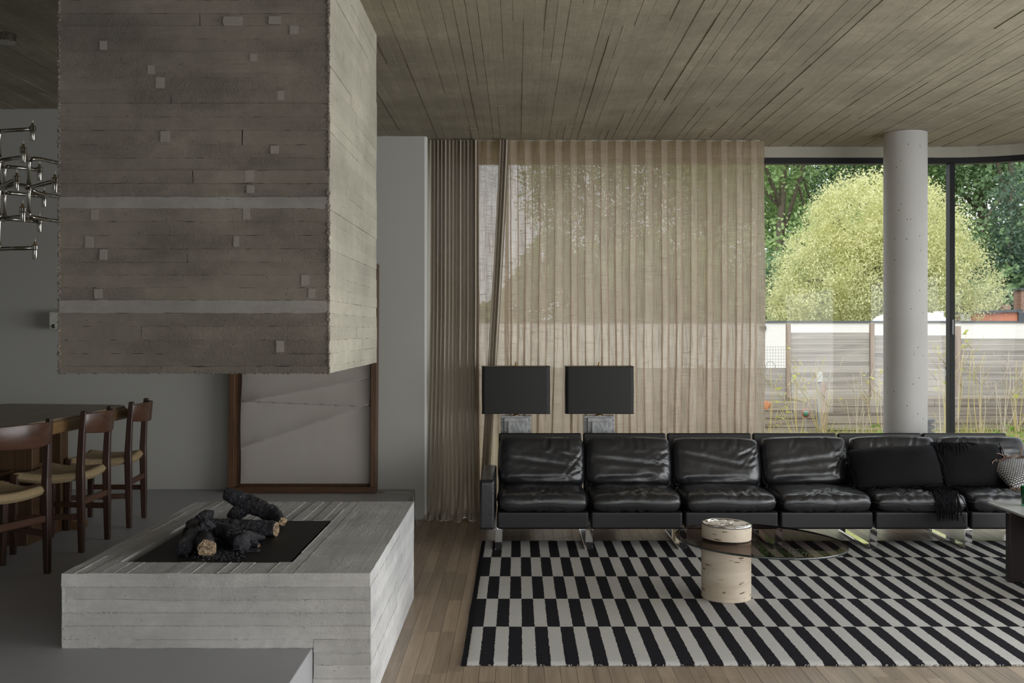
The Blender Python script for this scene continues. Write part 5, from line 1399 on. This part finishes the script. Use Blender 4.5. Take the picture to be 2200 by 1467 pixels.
# white building, skylight, flue; orange neighbour and chimney
wbld = thing('white_building', 'long low white painted brick building with a dark zinc coping', 'building', (6, 30, GZ))
MB().box(-22, 34, 30, 36, GZ, 1.66).build('wall', M['white_brick'], wbld); MB().box(-22.05, 34.05, 29.96, 36.04, 1.66, 1.715).build('coping', M['coping'], wbld)
MB().box(gx_(1632, 30), gx_(1645, 30), 29.95, 30.01, 1.45, 1.57).build('vent', M['dark_metal'], wbld)
X = gx_(1955, 33); mb = MB().lathe([(1.16 * math.cos(a), .34 * math.sin(a)) for a in np.linspace(0, PI / 2 - .01, 10)], (X, 33, 1.716), 40)
tag(mb.build('roof_dome', M['white_plastic'], autosmooth=50), 'shallow white dome skylight on the flat roof behind the column', 'skylight')
fl_ = thing('roof_flue', 'square white flue on the flat roof left of the mullion', 'flue', (gx_(2017, 33), 33, 1.716)); X = gx_(2017, 33)
MB().box(X - .12, X + .12, 32.9, 33.1, 1.717, 2.02).build('shaft', M['white_plastic'], fl_, bevel=.01); MB().box(X - .14, X + .14, 32.88, 33.12, 2.02, 2.05).build('cap', M['white_plastic'], fl_, bevel=.01)
nb = thing('orange_house', 'orange rendered neighbouring house with a grey roof edge behind the white building', 'building', (17, 37, GZ)); xa, xb = gx_(2060, 36.6), gx_(2186, 36.6)
MB().add([(xa, 36.6, GZ), (xb, 36.6, GZ), (xb, 37.4, GZ), (xa, 37.4, GZ), (xa, 36.6, 2.02), (xb, 36.6, 2.10), (xb, 37.4, 2.10), (xa, 37.4, 2.02)], [(3, 2, 1, 0), (4, 5, 6, 7), (0, 1, 5, 4), (1, 2, 6, 5), (2, 3, 7, 6), (3, 0, 4, 7)]).build('wall', M['orange'], nb)
MB().add([(xa - .1, 36.5, 2.02), (xb + .15, 36.5, 2.10), (xb + .15, 37.4, 2.10), (xa - .1, 37.4, 2.02), (xa - .1, 36.5, 2.09), (xb + .15, 36.5, 2.19), (xb + .15, 37.4, 2.19), (xa - .1, 37.4, 2.09)], [(3, 2, 1, 0), (4, 5, 6, 7), (0, 1, 5, 4), (1, 2, 6, 5), (2, 3, 7, 6), (3, 0, 4, 7)]).build('roof_edge', M['coping'], nb)
for px in (2068, 2080): MB().box(gx_(px, 36.4) - .08, gx_(px, 36.4) + .08, 36.35, 36.45, 1.6, 2.02, ).build('shutter', M['white_plastic'], nb, bevel=.01)
MB().box(xb, xb + .35, 36.5, 37.4, GZ, 2.08).build('grey_wing', M['coping'], nb)
X = gx_(2160, 37.0); MB().box(X - .15, X + .15, 36.9, 37.2, 2.1, 2.36).build('brown_vent', M['red_brick'], nb, bevel=.01)
chm = thing('brick_chimney', 'red brick chimney cut by the right edge of the picture', 'chimney', (gx_(2206, 40), 40, GZ)); X = gx_(2194, 39.5)
MB().box(X, X + .6, 39.5, 40.1, GZ, 2.98).build('stack', M['red_brick'], chm); MB().box(X - .05, X + .65, 39.45, 40.15, 2.98, 3.06).build('cap', M['coping'], chm, bevel=.01)

# shrubs: upright yellow shoots
def shrub(label, px, d, heights, lean_s, leafy, pale=False, orange=0):
    r = thing('shoot_shrub', label, 'shrub', (gx_(px, d), d, GZ), 'bare yellow shoots in the garden'); B = Vector((gx_(px, d), d, GZ)); lp = []
    for k, (dx, ytop) in enumerate(heights):
        zt = EYE - (ytop - 710) * d / 2200; x = B.x + dx * d / 2200; b = B + Vector((random.uniform(-.05, .05), random.uniform(-.1, .1), 0)); t = Vector((x, d + random.uniform(-.1, .1), zt)); m_ = b.lerp(t, .5) + Vector((random.uniform(-.03, .03), 0, 0))
        mb = MB().tube([b, b.lerp(m_, .5) + Vector((.01, 0, 0)), m_, m_.lerp(t, .5) + Vector((random.uniform(-.015, .015), 0, 0)), t], [.0062, .0056, .0048, .0036, .002], 6)
        for q in range(3):
            f = random.uniform(.35, .9); a = m_.lerp(t, f) if f > .5 else b.lerp(m_, f * 1.6); L_ = random.uniform(.10, .28); sg = random.choice((-1, 1))
            mb.tube([a, a + Vector((sg * L_ * .45, 0, L_ * .55)), a + Vector((sg * L_ * .6, 0, L_))], [.0035, .003, .0016], 5)
            if random.random() < leafy: lp.append(a + Vector((sg * L_ * .5, -.01, L_ * .8)))
        mb.build('stem', M['twig_pale'] if (pale or k % 3 == 2) else M['twig'], r, smooth=True)
        for q in range(int(6 * leafy)): lp.append(t - Vector((random.uniform(-.06, .06), 0, random.uniform(-.02, .2))))
    if lp:
        o = leaves_obj('leaves', M['leaf_yellow'], r, np.array([tuple(p) for p in lp]), .068, .2, .4)
    if orange:
        oz = EYE - (870 - 710) * d / 2200; ox = gx_(1646, d)
        MB().grid(6, 6, lambda u, v: (ox + .055 * (u - .5) * 2 * math.sin(PI * (.12 + .76 * v)), d - .03 + .03 * (u - .5) ** 2 * 4, oz + .10 * (v - .5))).build('dry_leaf', M['orange_leaf'], r, solid=.002)['label'] = 'curled dry orange leaf'
    return r
shrub('yellow shoots with one curled orange leaf at the curtain edge', 1642, 12, [(14, 790), (24, 812), (-2, 800), (28, 880)], 0, .3, orange=1)
shrub('tallest leafy yellow shoots in the left part of the view', 1716, 12, [(-6, 765), (3, 770), (-20, 820), (14, 805), (-26, 850), (24, 860), (-38, 875)], 0, .5)
shrub('yellow shoots crowding round the short round post', 1765, 12, [(-14, 778), (-24, 800), (8, 838), (16, 835), (-34, 830), (25, 796), (4, 860)], 0, .15)
shrub('pale bare shoots left of the column', 1840, 12.2, [(14, 795), (-10, 803), (22, 825), (-22, 860), (30, 838), (4, 840)], 0, .05, pale=True)
shrub('yellow shoots against the left side of the column', 1884, 12, [(8, 790), (-6, 830), (14, 815), (-18, 850)], 0, .3)
shrub('tall leafy shoots just left of the mullion', 2022, 11.5, [(-6, 735), (10, 722), (-2, 800), (18, 760)], 0, .5)
shrub('tall leafy shoots just right of the mullion', 2058, 11.8, [(20, 712), (32, 732), (6, 760), (10, 812)], 0, .6)
shrub('bare yellow shoots in the middle of the right pane', 2106, 12, [(-20, 752), (-8, 778), (4, 785), (12, 790), (-24, 860), (18, 850)], 0, .1)
shrub('reddish tipped tall shoots right of the middle pane shoots', 2150, 12, [(14, 755), (-20, 818), (-10, 822), (20, 815), (0, 850)], 0, .1, pale=True)
shrub('dense yellow shoots at the right edge of the picture', 2184, 12.2, [(6, 775), (16, 780), (-8, 790), (-16, 830), (10, 830), (-4, 810)], 0, .3)
gb = thing('glass_ornament', 'green glass garden ornament with a red rim on a stake among the shoots', 'ornament', (gx_(1731, 11.8), 11.8, GZ)); X = gx_(1731, 11.8); Z = EYE - (888 - 710) * 11.8 / 2200
mb = MB().lathe([(.040 * math.cos(a), .040 * math.sin(a)) for a in np.linspace(-PI / 2 + .02, PI / 2 - .02, 12)], (X, 11.8, Z), 24); mb.build('globe', plain('ornament_green', (.10, .22, .15), .15), gb, smooth=True)
MB().tube([(X + .042 * math.cos(a), 11.795, Z + .042 * math.sin(a)) for a in np.linspace(0, 2 * PI, 25)], .006, 6, cap=False).build('red_rim', plain('ornament_red', (.6, .10, .07), .4), gb, smooth=True)
MB().tube([(X, 11.8, GZ), (X, 11.8, Z - .04)], .005, 6).build('stake', M['grey_metal'], gb)

# grass and low weeds
n = 15000
bx = RNG.uniform(-3, 9, n); by = RNG.uniform(8.7, 15.4, n) ** 1.0; hgt = RNG.uniform(.06, .22, n) * (1 + .8 * (RNG.random(n) > .93))
lx = RNG.normal(0, .05, n); ly = RNG.normal(0, .05, n); wdt = .006
v = np.empty((n, 3, 3)); z0 = np.full(n, GZ)
ang = RNG.uniform(0, PI, n)
v[:, 0] = np.stack([bx - wdt * np.cos(ang), by - wdt * np.sin(ang), z0], 1); v[:, 1] = np.stack([bx + wdt * np.cos(ang), by + wdt * np.sin(ang), z0], 1); v[:, 2] = np.stack([bx + lx, by + ly, z0 + hgt], 1)
me = bpy.data.meshes.new('grass'); me.vertices.add(3 * n); me.vertices.foreach_set('co', v.astype(np.float32).ravel()); me.loops.add(3 * n); me.loops.foreach_set('vertex_index', np.arange(3 * n, dtype=np.int32))
me.polygons.add(n); me.polygons.foreach_set('loop_start', np.arange(0, 3 * n, 3, dtype=np.int32)); me.update(calc_edges=True); me.materials.append(M['grass'])
o = bpy.data.objects.new('grass', me); COL.objects.link(o); tag(o, 'dry yellowish garden grass below the raised beds', 'grass', kind='stuff')
pos = []
for (px, d, wd, hh, c) in ((1890, 11.5, .30, .45, 260), (2075, 11.5, .45, .30, 260), (2150, 11.4, .45, .38, 380), (2185, 11.3, .40, .55, 420), (1700, 11.4, .5, .18, 200), (2120, 11, .7, .25, 300)):
    q = RNG.normal(size=(c, 3)) * np.array([wd * .4, .2, hh * .3]); q[:, 2] = np.abs(q[:, 2]); pos.append(q + np.array([gx_(px, d), d, GZ + .05]))
o = leaves_obj('weeds', leafmat('weed_leaf', (.14, .27, .06), (.36, .48, .13), 8), None, np.concatenate(pos), .085, 0, .45); tag(o, 'low green weeds in front of the raised beds', 'weeds')
